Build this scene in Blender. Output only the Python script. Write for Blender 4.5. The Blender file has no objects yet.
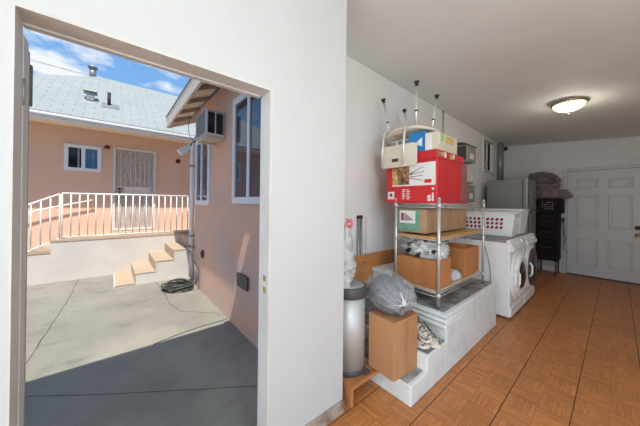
import bpy, bmesh, math, random
from mathutils import Vector, Matrix, noise
random.seed(7)
PI = math.pi
scene = bpy.context.scene
COL = scene.collection

# ------------------------------------------------------------------ materials
class G:
    """small node-graph helper"""
    def __init__(s, mat):
        mat.use_nodes = True
        s.t = mat.node_tree; s.n = s.t.nodes; s.l = s.t.links
        s.b = s.n.get('Principled BSDF')
    def node(s, kind, **kw):
        n = s.n.new(kind)
        for k, v in kw.items(): setattr(n, k, v)
        return n
    def put(s, sock, v):
        if isinstance(v, (int, float)):
            sock.default_value = v
        elif isinstance(v, (tuple, list)):
            sock.default_value = tuple(v) + ((1,) if len(v) == 3 and len(sock.default_value) == 4 else ())
        else:
            s.l.new(v, sock)
    def m(s, op, a, b=0.0, c=0.0):
        n = s.node('ShaderNodeMath', operation=op)
        s.put(n.inputs[0], a); s.put(n.inputs[1], b)
        if op in ('MULTIPLY_ADD', 'COMPARE', 'WRAP'): s.put(n.inputs[2], c)
        return n.outputs[0]
    def mix(s, f, a, b, blend='MIX'):
        n = s.node('ShaderNodeMix', data_type='RGBA', blend_type=blend)
        s.put(n.inputs['Factor'], f); s.put(n.inputs['A'], a); s.put(n.inputs['B'], b) if False else None
        s.put(n.inputs[6], a); s.put(n.inputs[7], b)
        return n.outputs[2]
    def noise(s, vec, scale, detail=4, rough=.55):
        n = s.node('ShaderNodeTexNoise')
        s.l.new(vec, n.inputs['Vector']); n.inputs['Scale'].default_value = scale
        n.inputs['Detail'].default_value = detail; n.inputs['Roughness'].default_value = rough
        return n.outputs['Fac']
    def ramp(s, f, lo, hi):
        n = s.node('ShaderNodeMapRange'); s.put(n.inputs[0], f)
        n.inputs[1].default_value = lo; n.inputs[2].default_value = hi
        n.clamp = True
        return n.outputs[0]
    def pos(s): return s.node('ShaderNodeNewGeometry').outputs['Position']
    def obj(s): return s.node('ShaderNodeTexCoord').outputs['Object']
    def scale(s, vec, v):
        n = s.node('ShaderNodeVectorMath', operation='MULTIPLY'); s.l.new(vec, n.inputs[0]); n.inputs[1].default_value = v
        return n.outputs[0]
    def bump(s, h, strength, dist=.01):
        n = s.node('ShaderNodeBump'); s.put(n.inputs['Height'], h)
        n.inputs['Strength'].default_value = strength; n.inputs['Distance'].default_value = dist
        s.l.new(n.outputs[0], s.b.inputs['Normal'])
    def xyz(s, v):
        n = s.node('ShaderNodeSeparateXYZ'); s.l.new(v, n.inputs[0]); return n.outputs
    def comb(s, x, y, z):
        n = s.node('ShaderNodeCombineXYZ'); s.put(n.inputs[0], x); s.put(n.inputs[1], y); s.put(n.inputs[2], z); return n.outputs[0]

def M(name, col, rough=.6, metal=0, var=.0, vs=8, col2=None, lo=.4, hi=.65, bump=0, bs=60, bd=.004, stretch=(1,1,1), world=True, alpha=1, spec=.5, sheen=0, emit=None, es=0, trans=0):
    m = bpy.data.materials.new(name); g = G(m); b = g.b
    b.inputs['Roughness'].default_value = rough; b.inputs['Metallic'].default_value = metal
    b.inputs['Alpha'].default_value = alpha; b.inputs['Specular IOR Level'].default_value = spec
    b.inputs['Transmission Weight'].default_value = trans
    if sheen: b.inputs['Sheen Weight'].default_value = sheen
    v = g.scale(g.pos() if world else g.obj(), stretch)
    c = tuple(col)
    if col2 is not None or var:
        if col2 is None: col2 = tuple(max(0, x*(1-var)) for x in c)
        f = g.ramp(g.noise(v, vs, 5, .6), lo, hi)
        g.put(b.inputs['Base Color'], g.mix(f, c, tuple(col2)))
    else:
        b.inputs['Base Color'].default_value = c + (1,)
    if bump: g.bump(g.noise(v, bs, 4, .6), bump, bd)
    if emit:
        b.inputs['Emission Color'].default_value = tuple(emit) + (1,); b.inputs['Emission Strength'].default_value = es
    return m

def floor_mat():
    m = bpy.data.materials.new('parquet_tile'); g = G(m)
    P = g.xyz(g.pos())
    T = .30
    x = g.m('DIVIDE', g.m('ADD', P[0], .476), T); y = g.m('DIVIDE', g.m('SUBTRACT', P[1], 1.53), T)
    def gro(u, w):     # distance to nearest integer (in m)
        d = g.m('ABSOLUTE', g.m('SUBTRACT', g.m('FRACT', g.m('ADD', u, .5)), .5))
        return g.m('LESS_THAN', g.m('MULTIPLY', d, T), w)
    gx = gro(x, .0026); gy = gro(y, .0015)
    # half-size parquet squares
    x2 = g.m('MULTIPLY', x, 2); y2 = g.m('MULTIPLY', y, 2)
    fx = g.m('FLOOR', x2); fy = g.m('FLOOR', y2)
    par = g.m('ABSOLUTE', g.m('MODULO', g.m('ADD', fx, fy), 2))        # 0/1
    par = g.m('GREATER_THAN', par, .5)
    ux = g.m('FRACT', x2); uy = g.m('FRACT', y2)
    a = g.m('ADD', g.m('MULTIPLY', ux, par), g.m('MULTIPLY', uy, g.m('SUBTRACT', 1, par)))   # across strips
    l = g.m('ADD', g.m('MULTIPLY', uy, par), g.m('MULTIPLY', ux, g.m('SUBTRACT', 1, par)))   # along strips
    strip = g.m('FLOOR', g.m('MULTIPLY', a, 5))
    wn = g.node('ShaderNodeTexWhiteNoise', noise_dimensions='3D')
    g.l.new(g.comb(fx, fy, strip), wn.inputs['Vector'])
    r = wn.outputs['Value']
    grain = g.noise(g.comb(g.m('ADD', g.m('MULTIPLY', a, 9), g.m('MULTIPLY', r, 31)), g.m('MULTIPLY', l, 1.1), g.m('ADD', fx, g.m('MULTIPLY', fy, 7.3))), 1.6, 4, .6)
    c = g.mix(g.ramp(grain, .3, .7), (.66, .27, .088), (.45, .165, .047))
    c = g.mix(g.m('MULTIPLY', r, .32), c, (.22, .072, .02))
    # joints between strips and squares, faint
    ja = g.m('ABSOLUTE', g.m('SUBTRACT', g.m('FRACT', g.m('ADD', g.m('MULTIPLY', a, 5), .5)), .5))
    c = g.mix(g.m('MULTIPLY', g.m('LESS_THAN', ja, .05), .3), c, (.13, .045, .015))
    jx = g.m('ABSOLUTE', g.m('SUBTRACT', g.m('FRACT', g.m('ADD', x2, .5)), .5))
    jy = g.m('ABSOLUTE', g.m('SUBTRACT', g.m('FRACT', g.m('ADD', y2, .5)), .5))
    c = g.mix(g.m('MULTIPLY', g.m('LESS_THAN', g.m('MINIMUM', jx, jy), .008), .35), c, (.12, .045, .015))
    dirt = g.ramp(g.noise(g.pos(), 2.3, 5, .6), .45, .75)
    c = g.mix(g.m('MULTIPLY', dirt, .25), c, (.2, .085, .035))
    c = g.mix(g.m('MULTIPLY', gy, .75), c, (.07, .028, .014))
    c = g.mix(gx, c, (.022, .014, .011))
    g.put(g.b.inputs['Base Color'], c)
    g.put(g.b.inputs['Roughness'], g.m('ADD', .34, g.m('MULTIPLY', g.m('ADD', grain, gx), .2)))
    g.bump(g.m('SUBTRACT', g.m('MULTIPLY', grain, .2), g.m('MAXIMUM', gx, gy)), .25, .003)
    return m

def ground_mat():
    m = bpy.data.materials.new('yard_concrete'); g = G(m)
    p = g.pos()
    n1 = g.ramp(g.noise(p, 1.1, 6, .62), .35, .7); n2 = g.ramp(g.noise(g.scale(p, (1.6, .7, 1)), 3.6, 6, .72), .55, .70)
    c = g.mix(n1, (.31, .295, .243), (.22, .21, .172))
    c = g.mix(g.m('MULTIPLY', n2, .55), c, (.12, .115, .11))
    n4 = g.ramp(g.noise(p, .8, 4, .6), .52, .62)
    c = g.mix(g.m('MULTIPLY', n4, .4), c, (.40, .375, .30))
    n3 = g.ramp(g.noise(p, 45, 3, .7), .3, .8)
    c = g.mix(g.m('MULTIPLY', n3, .3), c, (.20, .195, .175))
    g.put(g.b.inputs['Base Color'], c); g.b.inputs['Roughness'].default_value = .9
    g.bump(g.noise(p, 60, 5, .7), .35, .006)
    return m

def roof_mat():
    m = bpy.data.materials.new('asphalt_shingle'); g = G(m)
    P = g.xyz(g.pos())
    br = g.node('ShaderNodeTexBrick'); br.offset = .5
    g.l.new(g.comb(P[1], g.m('ADD', P[0], P[2]) if False else g.m('MULTIPLY', P[2], 1.75), 0), br.inputs['Vector'])
    br.inputs['Scale'].default_value = 1; br.inputs['Brick Width'].default_value = .30; br.inputs['Row Height'].default_value = .16
    br.inputs['Mortar Size'].default_value = .008; br.inputs['Mortar Smooth'].default_value = .2
    br.inputs['Color1'].default_value = (.34, .365, .355, 1); br.inputs['Color2'].default_value = (.30, .335, .325, 1)
    br.inputs['Mortar'].default_value = (.22, .25, .245, 1)
    n = g.ramp(g.noise(g.pos(), 2.2, 5, .65), .4, .7)
    g.put(g.b.inputs['Base Color'], g.mix(g.m('MULTIPLY', n, .35), br.outputs['Color'], (.37, .385, .38)))
    g.b.inputs['Roughness'].default_value = .95
    g.bump(br.outputs['Fac'], .5, .01)
    return m

def steel_mat(name='brushed_steel', col=(.62, .61, .6), rough=.32):
    m = bpy.data.materials.new(name); g = G(m)
    g.b.inputs['Metallic'].default_value = .4; g.b.inputs['Base Color'].default_value = col + (1,)
    n = g.noise(g.scale(g.obj(), (1, 1, 90)), 6, 3)
    g.put(g.b.inputs['Roughness'], g.m('ADD', rough - .06, g.m('MULTIPLY', n, .15)))
    return m

def picture_mat():
    """box artwork: warm blurred product photo"""
    m = bpy.data.materials.new('printed_photo'); g = G(m)
    p = g.pos(); n = g.noise(p, 26, 3); n2 = g.noise(g.scale(p, (1, 1, .6)), 15, 2)
    c = g.mix(g.ramp(n, .42, .58), (.42, .2, .09), (.08, .04, .03))
    c = g.mix(g.ramp(n2, .54, .64), c, (.75, .5, .3))
    g.put(g.b.inputs['Base Color'], c); g.b.inputs['Roughness'].default_value = .4
    return m

MT = dict(
 meterl=M('pale_grey_metal', (.66, .655, .64), .5, .1, var=.12, vs=9),
 dusty=M('dusty_red_carton', (.30, .10, .10), .6, col2=(.24, .09, .09), vs=8),
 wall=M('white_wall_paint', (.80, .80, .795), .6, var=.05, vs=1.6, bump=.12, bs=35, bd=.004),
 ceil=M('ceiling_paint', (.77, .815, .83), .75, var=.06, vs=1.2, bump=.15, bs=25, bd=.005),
 nearw=M('dimmed_wall_paint', (.575, .582, .582), .55, var=.04, vs=1.4, bump=.12, bs=35, bd=.004),  # wall white darkened in colour to offset the strong light on this wall
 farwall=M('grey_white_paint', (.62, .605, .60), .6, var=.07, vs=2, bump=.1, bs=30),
 trimw=M('door_frame_paint', (.62, .605, .58), .5, col2=(.55, .535, .51), vs=5, lo=.45, hi=.7, bump=.1, bs=40),
 base=M('worn_baseboard', (.42, .34, .28), .7, col2=(.17, .12, .09), vs=14, bump=.3, bs=50),
 floor=floor_mat(), ground=ground_mat(), roof=roof_mat(),
 crack=M('crack_dark', (.085, .08, .07), .95),
 block=M('painted_concrete', (.74, .755, .76), .7, col2=(.58, .60, .61), vs=9, lo=.5, hi=.75, bump=.5, bs=45, bd=.006),
 blockt=M('worn_concrete_tread', (.40, .385, .37), .85, col2=(.15, .14, .135), vs=10, lo=.35, hi=.65, bump=.5, bs=50, bd=.005),
 white=M('white_enamel', (.82, .82, .83), .3, var=.03, vs=3),
 whitep=M('white_plastic', (.80, .80, .80), .45, var=.04, vs=6),
 graytop=M('grey_lid', (.27, .26, .255), .5, var=.1, vs=8),
 black=M('black_rubber', (.02, .02, .021), .6, var=.3, vs=20),
 dgray=M('dark_grey_plastic', (.07, .065, .065), .5, var=.15, vs=10),
 glassd=M('dark_glass', (.015, .015, .02), .08, var=.1, vs=3),
 paned=M('dirty_dark_pane', (.012, .012, .014), .7, var=.2, vs=9, spec=.1),
 chrome=M('chrome_wire', (.62, .62, .61), .34, .55, var=.08, vs=30),
 alu=M('anodised_tube', (.78, .77, .76), .3, .6, var=.05, vs=30),
 steel=steel_mat('brushed_steel', (.56, .56, .56), .45), fridge=M('fridge_side', (.21, .21, .208), .6, .1, var=.08, vs=3),
 card=M('cardboard', (.50, .245, .115), .85, col2=(.43, .205, .095), vs=5, lo=.4, hi=.7, bump=.15, bs=60, stretch=(1, 1, .2)),
 cardo=M('orange_cardboard', (.50, .20, .07), .8, col2=(.42, .16, .055), vs=5, lo=.4, hi=.7, bump=.1, bs=60, stretch=(1, 1, .2)),
 cardl=M('pale_cardboard', (.42, .27, .16), .85, col2=(.33, .2, .11), vs=6, bump=.15, bs=60),
 tape=M('parcel_tape', (.42, .235, .11), .3, var=.1, vs=10),
 ply=M('plywood', (.55, .33, .14), .6, col2=(.42, .23, .09), vs=5, stretch=(6, 1, 6), bump=.1),
 plyl=M('pale_pine_board', (.62, .47, .32), .6, col2=(.5, .36, .23), vs=5, stretch=(6, 1, 6)),
 wood=M('orange_wood', (.56, .245, .09), .5, col2=(.46, .19, .065), vs=4, stretch=(1, 1, 8), bump=.08),
 woodb=M('stool_wood', (.52, .23, .085), .5, col2=(.40, .165, .06), vs=5, stretch=(7, 1, 1), bump=.1),
 red=M('red_carton', (.62, .025, .03), .42, col2=(.52, .02, .026), vs=4),
 redm=M('red_cloth', (.5, .02, .05), .8, var=.3, vs=20, world=False),
 pinkred=M('pink_ribbon', (.75, .16, .24), .5, col2=(.85, .4, .42), vs=40),
 print_white=M('printed_white', (.78, .76, .74), .45, var=.03, vs=9),
 print_gold=M('printed_gold', (.7, .5, .13), .45, col2=(.35, .2, .05), vs=60),
 print_green=M('printed_green', (.11, .30, .2), .5, col2=(.2, .38, .28), vs=50),
 print_lime=M('printed_lime', (.22, .6, .12), .5),
 print_grey=M('printed_grey', (.3, .29, .29), .5), print_maroon=M('printed_maroon', (.3, .05, .07), .5),
 photo=picture_mat(),
 blue=M('blue_carton', (.015, .19, .48), .4, col2=(.02, .23, .55), vs=5),
 cream=M('cream_plastic', (.74, .68, .56), .4, col2=(.70, .64, .52), vs=6),
 creambox=M('cream_carton', (.66, .60, .47), .55, col2=(.58, .52, .4), vs=5),
 bagw=M('grey_white_plastic_bag', (.60, .605, .60), .35, col2=(.48, .49, .49), vs=9, bump=.4, bs=28, bd=.01, spec=.6),
 bagc=M('clear_plastic_bag', (.66, .67, .70), .16, col2=(.5, .51, .55), vs=12, bump=.5, bs=18, bd=.012, alpha=.30, spec=.9),
 bagin=M('grey_clothes', (.21, .205, .235), .9, col2=(.10, .10, .12), vs=14, bump=.4, bs=20, bd=.02),
 knot=M('bag_knot_plastic', (.8, .8, .8), .3, alpha=.85),
 fabricd=M('brown_blanket', (.16, .125, .115), .95, col2=(.06, .046, .042), vs=26, bump=.7, bs=60, bd=.01, sheen=.3),
 fabric2=M('taupe_blanket', (.21, .17, .155), .95, col2=(.11, .088, .08), vs=14, bump=.5, bs=40, bd=.01, sheen=.3),
 darkcab=M('black_brown_plastic', (.012, .009, .008), .75, var=.2, spec=.2, vs=10),
 doorw=M('grey_white_door', (.48, .48, .482), .4, var=.05, vs=4),
 brass=M('brass', (.70, .48, .2), .25, 1), nickel=M('nickel_rim', (.42, .39, .36), .3, .9),
 rust=M('dark_bronze', (.12, .05, .03), .4, .7),
 salmon=M('salmon_stucco', (.80, .515, .37), .9, col2=(.74, .50, .39), vs=1.3, lo=.35, hi=.7, bump=.5, bs=60, bd=.006),
 mauve=M('mauve_stucco', (.82, .47, .32), .9, col2=(.68, .47, .39), vs=1.5, lo=.36, hi=.6, bump=.7, bs=50, bd=.008),
 yardw=M('white_painted_block', (.64, .60, .56), .85, col2=(.58, .54, .50), vs=2.3, bump=.4, bs=30),
 treado=M('peach_painted_concrete', (.52, .395, .285), .85, col2=(.46, .35, .25), vs=4, bump=.3, bs=50),
 railw=M('white_rail_paint', (.88, .85, .80), .45, var=.05, vs=12),
 fascia=M('beige_fascia', (.82, .70, .57), .7, col2=(.76, .64, .52), vs=6), fasciaw=M('white_gutter', (.78, .78, .78), .5, var=.05, vs=3),
 rafter=M('rafter_paint', (.42, .30, .22), .8, col2=(.34, .24, .17), vs=9), soffit=M('soffit_boards', (.90, .79, .62), .8, col2=(.84, .72, .55), vs=7),
 acw=M('ac_casing', (.42, .44, .50), .5, var=.06, vs=9), acb=M('ac_tray', (.70, .60, .47), .6, col2=(.55, .46, .36), vs=15),
 winw=M('vinyl_window', (.82, .83, .88), .4, var=.04, vs=5),
 glass=M('reflecting_pane', (.03, .04, .07), .04, spec=1.0), glassb=M('blue_pane', (.06, .20, .36), .15, col2=(.04, .14, .27), vs=9),
 curtain=M('weathered_door_panel', (.58, .50, .45), .8, col2=(.36, .30, .27), vs=9, stretch=(1, 6, 1)),
 bars=M('security_bars', (.74, .68, .62), .5, var=.1, vs=15),
 hose=M('hose_rubber', (.035, .04, .038), .55, col2=(.08, .085, .075), vs=40),
 beige=M('beige_sheet_metal', (.68, .60, .52), .5, var=.1, vs=8), galv=M('galvanised', (.36, .37, .37), .5, .5, var=.3, vs=10),
 skylamp=M('lamp_glass', (.9, .88, .8), .3, emit=(1, .78, .36), es=2.2),
 meter=M('grey_meter_metal', (.34, .33, .32), .5, .2, var=.1, vs=9), meterd=M('dark_meter_cap', (.05, .045, .045), .5),
 sneak=M('sneaker_mesh', (.60, .52, .45), .8, col2=(.09, .085, .085), vs=24, lo=.48, hi=.56, bump=.3), sole=M('rubber_sole', (.75, .72, .66), .6, var=.1, vs=20),
 sneakd=M('sneaker_dark', (.035, .035, .04), .7, col2=(.09, .1, .1), vs=30), teal=M('teal_trim', (.12, .32, .28), .6),
 wire=M('power_line', (.06, .07, .09), .6), pink=M('pale_pink_edge', (.72, .5, .48), .6),
)

# ------------------------------------------------------------------ mesh builder
class MB:
    def __init__(s): s.bm = bmesh.new(); s.mats = []; s.cur = 0
    def mat(s, m):
        m = MT[m] if isinstance(m, str) else m
        if m not in s.mats: s.mats.append(m)
        s.cur = s.mats.index(m); return s
    def _tag(s, f0, smooth=False):
        s.bm.faces.ensure_lookup_table()
        for f in s.bm.faces[f0:]: f.material_index = s.cur; f.smooth = smooth
    def box(s, a, b, bevel=0, rot=None, seg=2, smooth=False):
        """min corner a, max corner b; rot: Matrix about the centre"""
        t = bmesh.new()
        bmesh.ops.create_cube(t, size=1)
        a = Vector(a); b = Vector(b); c = (a+b)/2; d = b-a
        for v in t.verts: v.co = Vector((v.co.x*d.x, v.co.y*d.y, v.co.z*d.z))
        if bevel:
            bmesh.ops.bevel(t, geom=t.edges[:], offset=min(bevel, min(abs(d.x), abs(d.y), abs(d.z))*.45), segments=seg, profile=.5, affect='EDGES')
        if rot is not None: bmesh.ops.transform(t, matrix=rot, verts=t.verts)
        bmesh.ops.translate(t, vec=c, verts=t.verts)
        s.join(t, smooth); return s
    def join(s, t, smooth=False):
        me = bpy.data.meshes.new('t'); t.to_mesh(me); t.free()
        f0 = len(s.bm.faces); s.bm.from_mesh(me); bpy.data.meshes.remove(me); s._tag(f0, smooth)
    def loft(s, rings, cap=True, smooth=True, closed=True):
        f0 = len(s.bm.faces); R = [[s.bm.verts.new(p) for p in r] for r in rings]
        n = len(R[0])
        for i in range(len(R)-1):
            for j in range(n if closed else n-1):
                k = (j+1) % n
                try: s.bm.faces.new((R[i][j], R[i][k], R[i+1][k], R[i+1][j]))
                except ValueError: pass
        if cap:
            for r in (R[0][::-1], R[-1]):
                try: s.bm.faces.new(r)
                except ValueError: pass
        s._tag(f0, smooth)
        if cap and smooth:
            s.bm.faces.ensure_lookup_table()
            for f in s.bm.faces[-2:]: f.smooth = False
        return s
    def tube(s, pts, r, n=10, cap=True, closed=False):
        pts = [Vector(p) for p in pts]; rings = []; up = None
        N = len(pts)
        for i, p in enumerate(pts):
            if closed: d = (pts[(i+1) % N]-pts[i-1])
            elif i == 0: d = pts[1]-pts[0]
            elif i == N-1: d = pts[-1]-pts[-2]
            else: d = (pts[i+1]-p).normalized()+(p-pts[i-1]).normalized()
            d = d.normalized() if d.length > 1e-9 else Vector((0, 0, 1))
            if up is None:
                up = Vector((0, 0, 1)) if abs(d.z) < .9 else Vector((1, 0, 0))
            u = (up - d*up.dot(d)).normalized(); w = d.cross(u); up = u
            rr = r[i] if isinstance(r, (list, tuple)) else r
            rings.append([p + (u*math.cos(2*PI*k/n)+w*math.sin(2*PI*k/n))*rr for k in range(n)])
        if closed: rings.append(rings[0])
        s.loft(rings, cap=cap and not closed)
        if closed: bmesh.ops.remove_doubles(s.bm, verts=s.bm.verts, dist=1e-6)
        return s
    def lathe(s, prof, c=(0, 0, 0), axis='z', n=32, sy=1, cap=True):
        """prof: (radius, height) along axis"""
        c = Vector(c); rings = []
        for r, h in prof:
            ring = []
            for k in range(n):
                a = 2*PI*k/n; u, v = r*math.cos(a), r*math.sin(a)*sy
                p = {'z': (u, v, h), 'x': (h, u, v), 'y': (v, h, u)}[axis]
                ring.append(c+Vector(p))
            rings.append(ring)
        return s.loft(rings, cap=cap)
    def quad(s, *pts):
        f0 = len(s.bm.faces); s.bm.faces.new([s.bm.verts.new(p) for p in pts]); s._tag(f0); return s
    def prism(s, poly, vec, smooth=False):
        """extrude planar polygon poly (3d points) by vec"""
        v = Vector(vec); return s.loft([[Vector(p) for p in poly], [Vector(p)+v for p in poly]], smooth=smooth)
    def blob(s, c, rad, amp=.1, fs=3, seed=0, nu=40, nv=24, ridge=0, flat=None, sup=1.0, rot=None):
        c = Vector(c); rings = []
        for i in range(nv+1):
            th = PI*i/nv; ring = []
            for j in range(nu):
                ph = 2*PI*j/nu
                d = Vector((math.sin(th)*math.cos(ph), math.sin(th)*math.sin(ph), math.cos(th)))
                q = d*fs+Vector((seed*3.1, seed*1.7, 0))
                k = 1+amp*(noise.noise(q)+.5*noise.noise(q*2.2)+.3*noise.noise(q*4.5))
                if ridge: k += ridge*(.5-abs(noise.noise(q*1.9+Vector((9, 2, 4)))))
                e = [math.copysign(abs(x)**sup, x) for x in d]
                p = Vector((e[0]*rad[0], e[1]*rad[1], e[2]*rad[2]))*k
                if rot is not None: p = rot @ p
                p += c
                if flat is not None and p.z < flat: p.z = flat + .002*noise.noise(p*9)
                ring.append(p)
            rings.append(ring)
        s.loft(rings, cap=False)
        bmesh.ops.remove_doubles(s.bm, verts=s.bm.verts, dist=1e-5)
        return s

def root_loc(o):
    while o.parent: o = o.parent
    return o.location
def thing(name, label, cat, loc, group=None, rz=0):
    o = bpy.data.objects.new(name, None); COL.objects.link(o); o.empty_display_size = .1
    o.location = loc; o.rotation_euler = (0, 0, rz); o['label'] = label; o['category'] = cat
    if group: o['group'] = group
    return o
def part(name, mb, parent=None, mats=None, label=None):
    bmesh.ops.recalc_face_normals(mb.bm, faces=mb.bm.faces[:])
    if parent is not None: bmesh.ops.translate(mb.bm, vec=-root_loc(parent), verts=mb.bm.verts)
    me = bpy.data.meshes.new(name); mb.bm.to_mesh(me); mb.bm.free()
    for m in mb.mats: me.materials.append(m)
    o = bpy.data.objects.new(name, me); COL.objects.link(o)
    if parent is not None: o.parent = parent
    if label: o['label'] = label
    return o
def single(name, mb, label, cat, group=None, stuff=False):
    xs = [v.co for v in mb.bm.verts]
    c = Vector(((min(v.x for v in xs)+max(v.x for v in xs))/2, (min(v.y for v in xs)+max(v.y for v in xs))/2, min(v.z for v in xs)))
    bmesh.ops.translate(mb.bm, vec=-c, verts=mb.bm.verts)
    o = part(name, mb); o.location = c; o['label'] = label; o['category'] = cat
    if group: o['group'] = group
    if stuff: o['kind'] = 'stuff'
    return o
def struct(name, mb, parent=None):
    o = part(name, mb, parent)
    if parent is None: o['kind'] = 'structure'
    return o
def B(m): return MB().mat(m)
def frame(m, axis, lo, hi, u0, u1, z0, z1, wd, bevel=.004):
    """four non-overlapping members of a rectangular frame; axis is the thin direction"""
    for (a, b, c, d) in ((u0, u1, z0, z0+wd), (u0, u1, z1-wd, z1), (u0, u0+wd, z0+wd, z1-wd), (u1-wd, u1, z0+wd, z1-wd)):
        if axis == 'x': m.box((lo, a, c), (hi, b, d), bevel)
        else: m.box((a, lo, c), (b, hi, d), bevel)
    return m
def copy_tree(o, parent=None):
    c = o.copy(); COL.objects.link(c); c.parent = parent
    for ch in list(o.children): copy_tree(ch, c)
    return c
RX = lambda a: Matrix.Rotation(a, 4, 'X'); RY = lambda a: Matrix.Rotation(a, 4, 'Y'); RZ = lambda a: Matrix.Rotation(a, 4, 'Z')

# ------------------------------------------------------------------ camera (level, f=13.98 mm)
def cam_axes(yaw, pitch, roll):
    f = Vector((-math.sin(yaw)*math.cos(pitch), math.cos(yaw)*math.cos(pitch), -math.sin(pitch)))
    r = Vector((math.cos(yaw), math.sin(yaw), 0)); u = r.cross(f)
    r2 = r*math.cos(roll)+u*math.sin(roll); u2 = -r*math.sin(roll)+u*math.cos(roll)
    return r2, u2, f
r_, u_, f_ = cam_axes(math.radians(50.127), math.radians(-.147), math.radians(.636))
cam = bpy.data.cameras.new('camera'); co = bpy.data.objects.new('camera', cam); COL.objects.link(co)
co.matrix_world = Matrix(((r_.x, u_.x, -f_.x, 0), (r_.y, u_.y, -f_.y, 0), (r_.z, u_.z, -f_.z, 1.3), (0, 0, 0, 1)))
cam.sensor_width = 36; cam.lens = 36*248.5/640; cam.shift_y = -(213-202.64)/640; cam.clip_start = .02; cam.clip_end = 400
scene.camera = co

# ------------------------------------------------------------------ room shell
def cz(x, y): return 2.62+.016*(6.75-y)-.075*(x+1.65)
XO = -1.18; YF = 6.75; XR = 1.6; YB = -2.6
m = B('floor').box((XO+.03, YB, -.12), (XR, YF+.1, 0)).box((-1.70, 1.10, -.12), (XO+.03, YF+.1, 0)); struct('floor', m)
m = B('ceil')
for (xa, xb, ya, yb_) in ((XO, XR+.1, YB-.1, 1.12), (-1.75, XR+.1, 1.12, YF+.1)):
    m.loft([[(xa, ya, cz(xa, ya)), (xb, ya, cz(xb, ya)), (xb, yb_, cz(xb, yb_)), (xa, yb_, cz(xa, yb_))], [(xa, ya, 2.92), (xb, ya, 2.92), (xb, yb_, 2.92), (xa, yb_, 2.92)]], smooth=False)
struct('ceiling', m)
# near wall with the door opening

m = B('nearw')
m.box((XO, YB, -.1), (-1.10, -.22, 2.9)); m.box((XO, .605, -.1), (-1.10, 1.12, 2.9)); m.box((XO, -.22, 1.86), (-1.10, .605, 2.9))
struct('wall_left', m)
m = B('wall').box((-1.75, 1.09, -.12), (XO, 1.12, 2.9)); struct('wall_return', m)
# recessed garage side wall, with a window hole
m = B('wall')
WY0, WY1, WZ0, WZ1 = 5.42, 5.96, 1.98, 2.54
m.box((-1.75, 1.12, -.12), (-1.65, WY0, 2.9)); m.box((-1.75, WY1, -.12), (-1.65, YF, 2.9))
m.box((-1.75, WY0, -.12), (-1.65, WY1, WZ0)); m.box((-1.75, WY0, WZ1), (-1.65, WY1, 2.9))
struct('wall_recess', m)
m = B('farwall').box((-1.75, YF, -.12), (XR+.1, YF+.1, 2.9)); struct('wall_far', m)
m = B('wall').box((XR, YB, -.12), (XR+.1, -1.1, 2.9)).box((XR, 1.9, -.12), (XR+.1, YF, 2.9)).box((XR, -1.1, 2.2), (XR+.1, 1.9, 2.9)); struct('wall_right', m)  # doorway gap invented out of view for the added side fill
m = B('wall').box((-1.18, YB-.1, 2.2), (XR+.1, YB, 2.9)).box((1.2, YB-.1, -.1), (XR+.1, YB, 2.2)).box((-1.18, YB-.1, -.1), (-.9, YB, 2.2)); struct('wall_back', m)  # unseen opening made for the added back fill
m = B('base').box((-1.10, YB, 0), (-1.085, -.24, .075), .004).box((-1.10, .61, 0), (-1.083, 1.122, .075), .004); struct('baseboard_left', m)
m = B('trimw').box((-1.645, YF-.015, 0), (-.69, YF, .09), .004); struct('baseboard_far', m)
# painted door frame lining the opening + threshold
m = B('trimw')
m.box((XO-.002, -.222, -.1), (-1.0985, -.2175, 1.852)); m.box((XO-.004, .592, -.1), (-1.0985, .607, 1.852))
m.box((XO-.004, -.222, 1.852), (-1.0985, .607, 1.862))
m.box((XO-.02, .592, -.1), (XO-.004, .61, 1.852)); m.box((XO-.03, -.2195, 1.845), (XO-.004, .583, 1.8615))
struct('trim_1', m)
fr = part('strike_plate', B('brass').box((-1.152, .5905, .905), (-1.122, .5925, .935), .001).box((-1.152, .5905, .845), (-1.122, .5925, .875), .001), bpy.data.objects['trim_1'])

# open exterior leaf folded back against outside wall
t = thing('door_leaf', 'white exterior door leaf folded back outside, only its hinged edge showing at left jamb', 'door', (-1.25, -.24, -.09))
part('panel', B('trimw').box((-1.262, -1.0, -.08), (-1.206, -.2195, 1.825), .003), t)
part('hinge', B('galv').box((-1.205, -.226, 1.60), (-1.186, -.2185, 1.68), .001).tube([(-1.196, -.2175, 1.60), (-1.196, -.2175, 1.68)], .0045), t)
part('hinge', B('galv').box((-1.205, -.226, .2), (-1.186, -.2185, .28), .001).tube([(-1.196, -.2175, .2), (-1.196, -.2175, .28)], .0045), t)
part('weather_strip', B('meter').box((-1.277, -.235, -.08), (-1.263, -.2185, 1.80), .002), t)
part('door_latch', B('dgray').box((-1.293, -.228, 1.62), (-1.278, -.214, 1.76), .003), t)

# window on recess wall
m = B('trimw')
frame(m, 'x', -1.655, -1.622, WY0-.05, WY1+.05, WZ0-.05, WZ1+.05, .05)
m.box((-1.685, WY0+.26, WZ0), (-1.655, WY0+.285, WZ1)).box((-1.685, WY0, WZ0+.12), (-1.655, WY0+.26, WZ0+.14))
w = struct('window_1', m); part('pane', B('paned').box((-1.70, WY0, WZ0), (-1.69, WY1, WZ1)), w)

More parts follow.
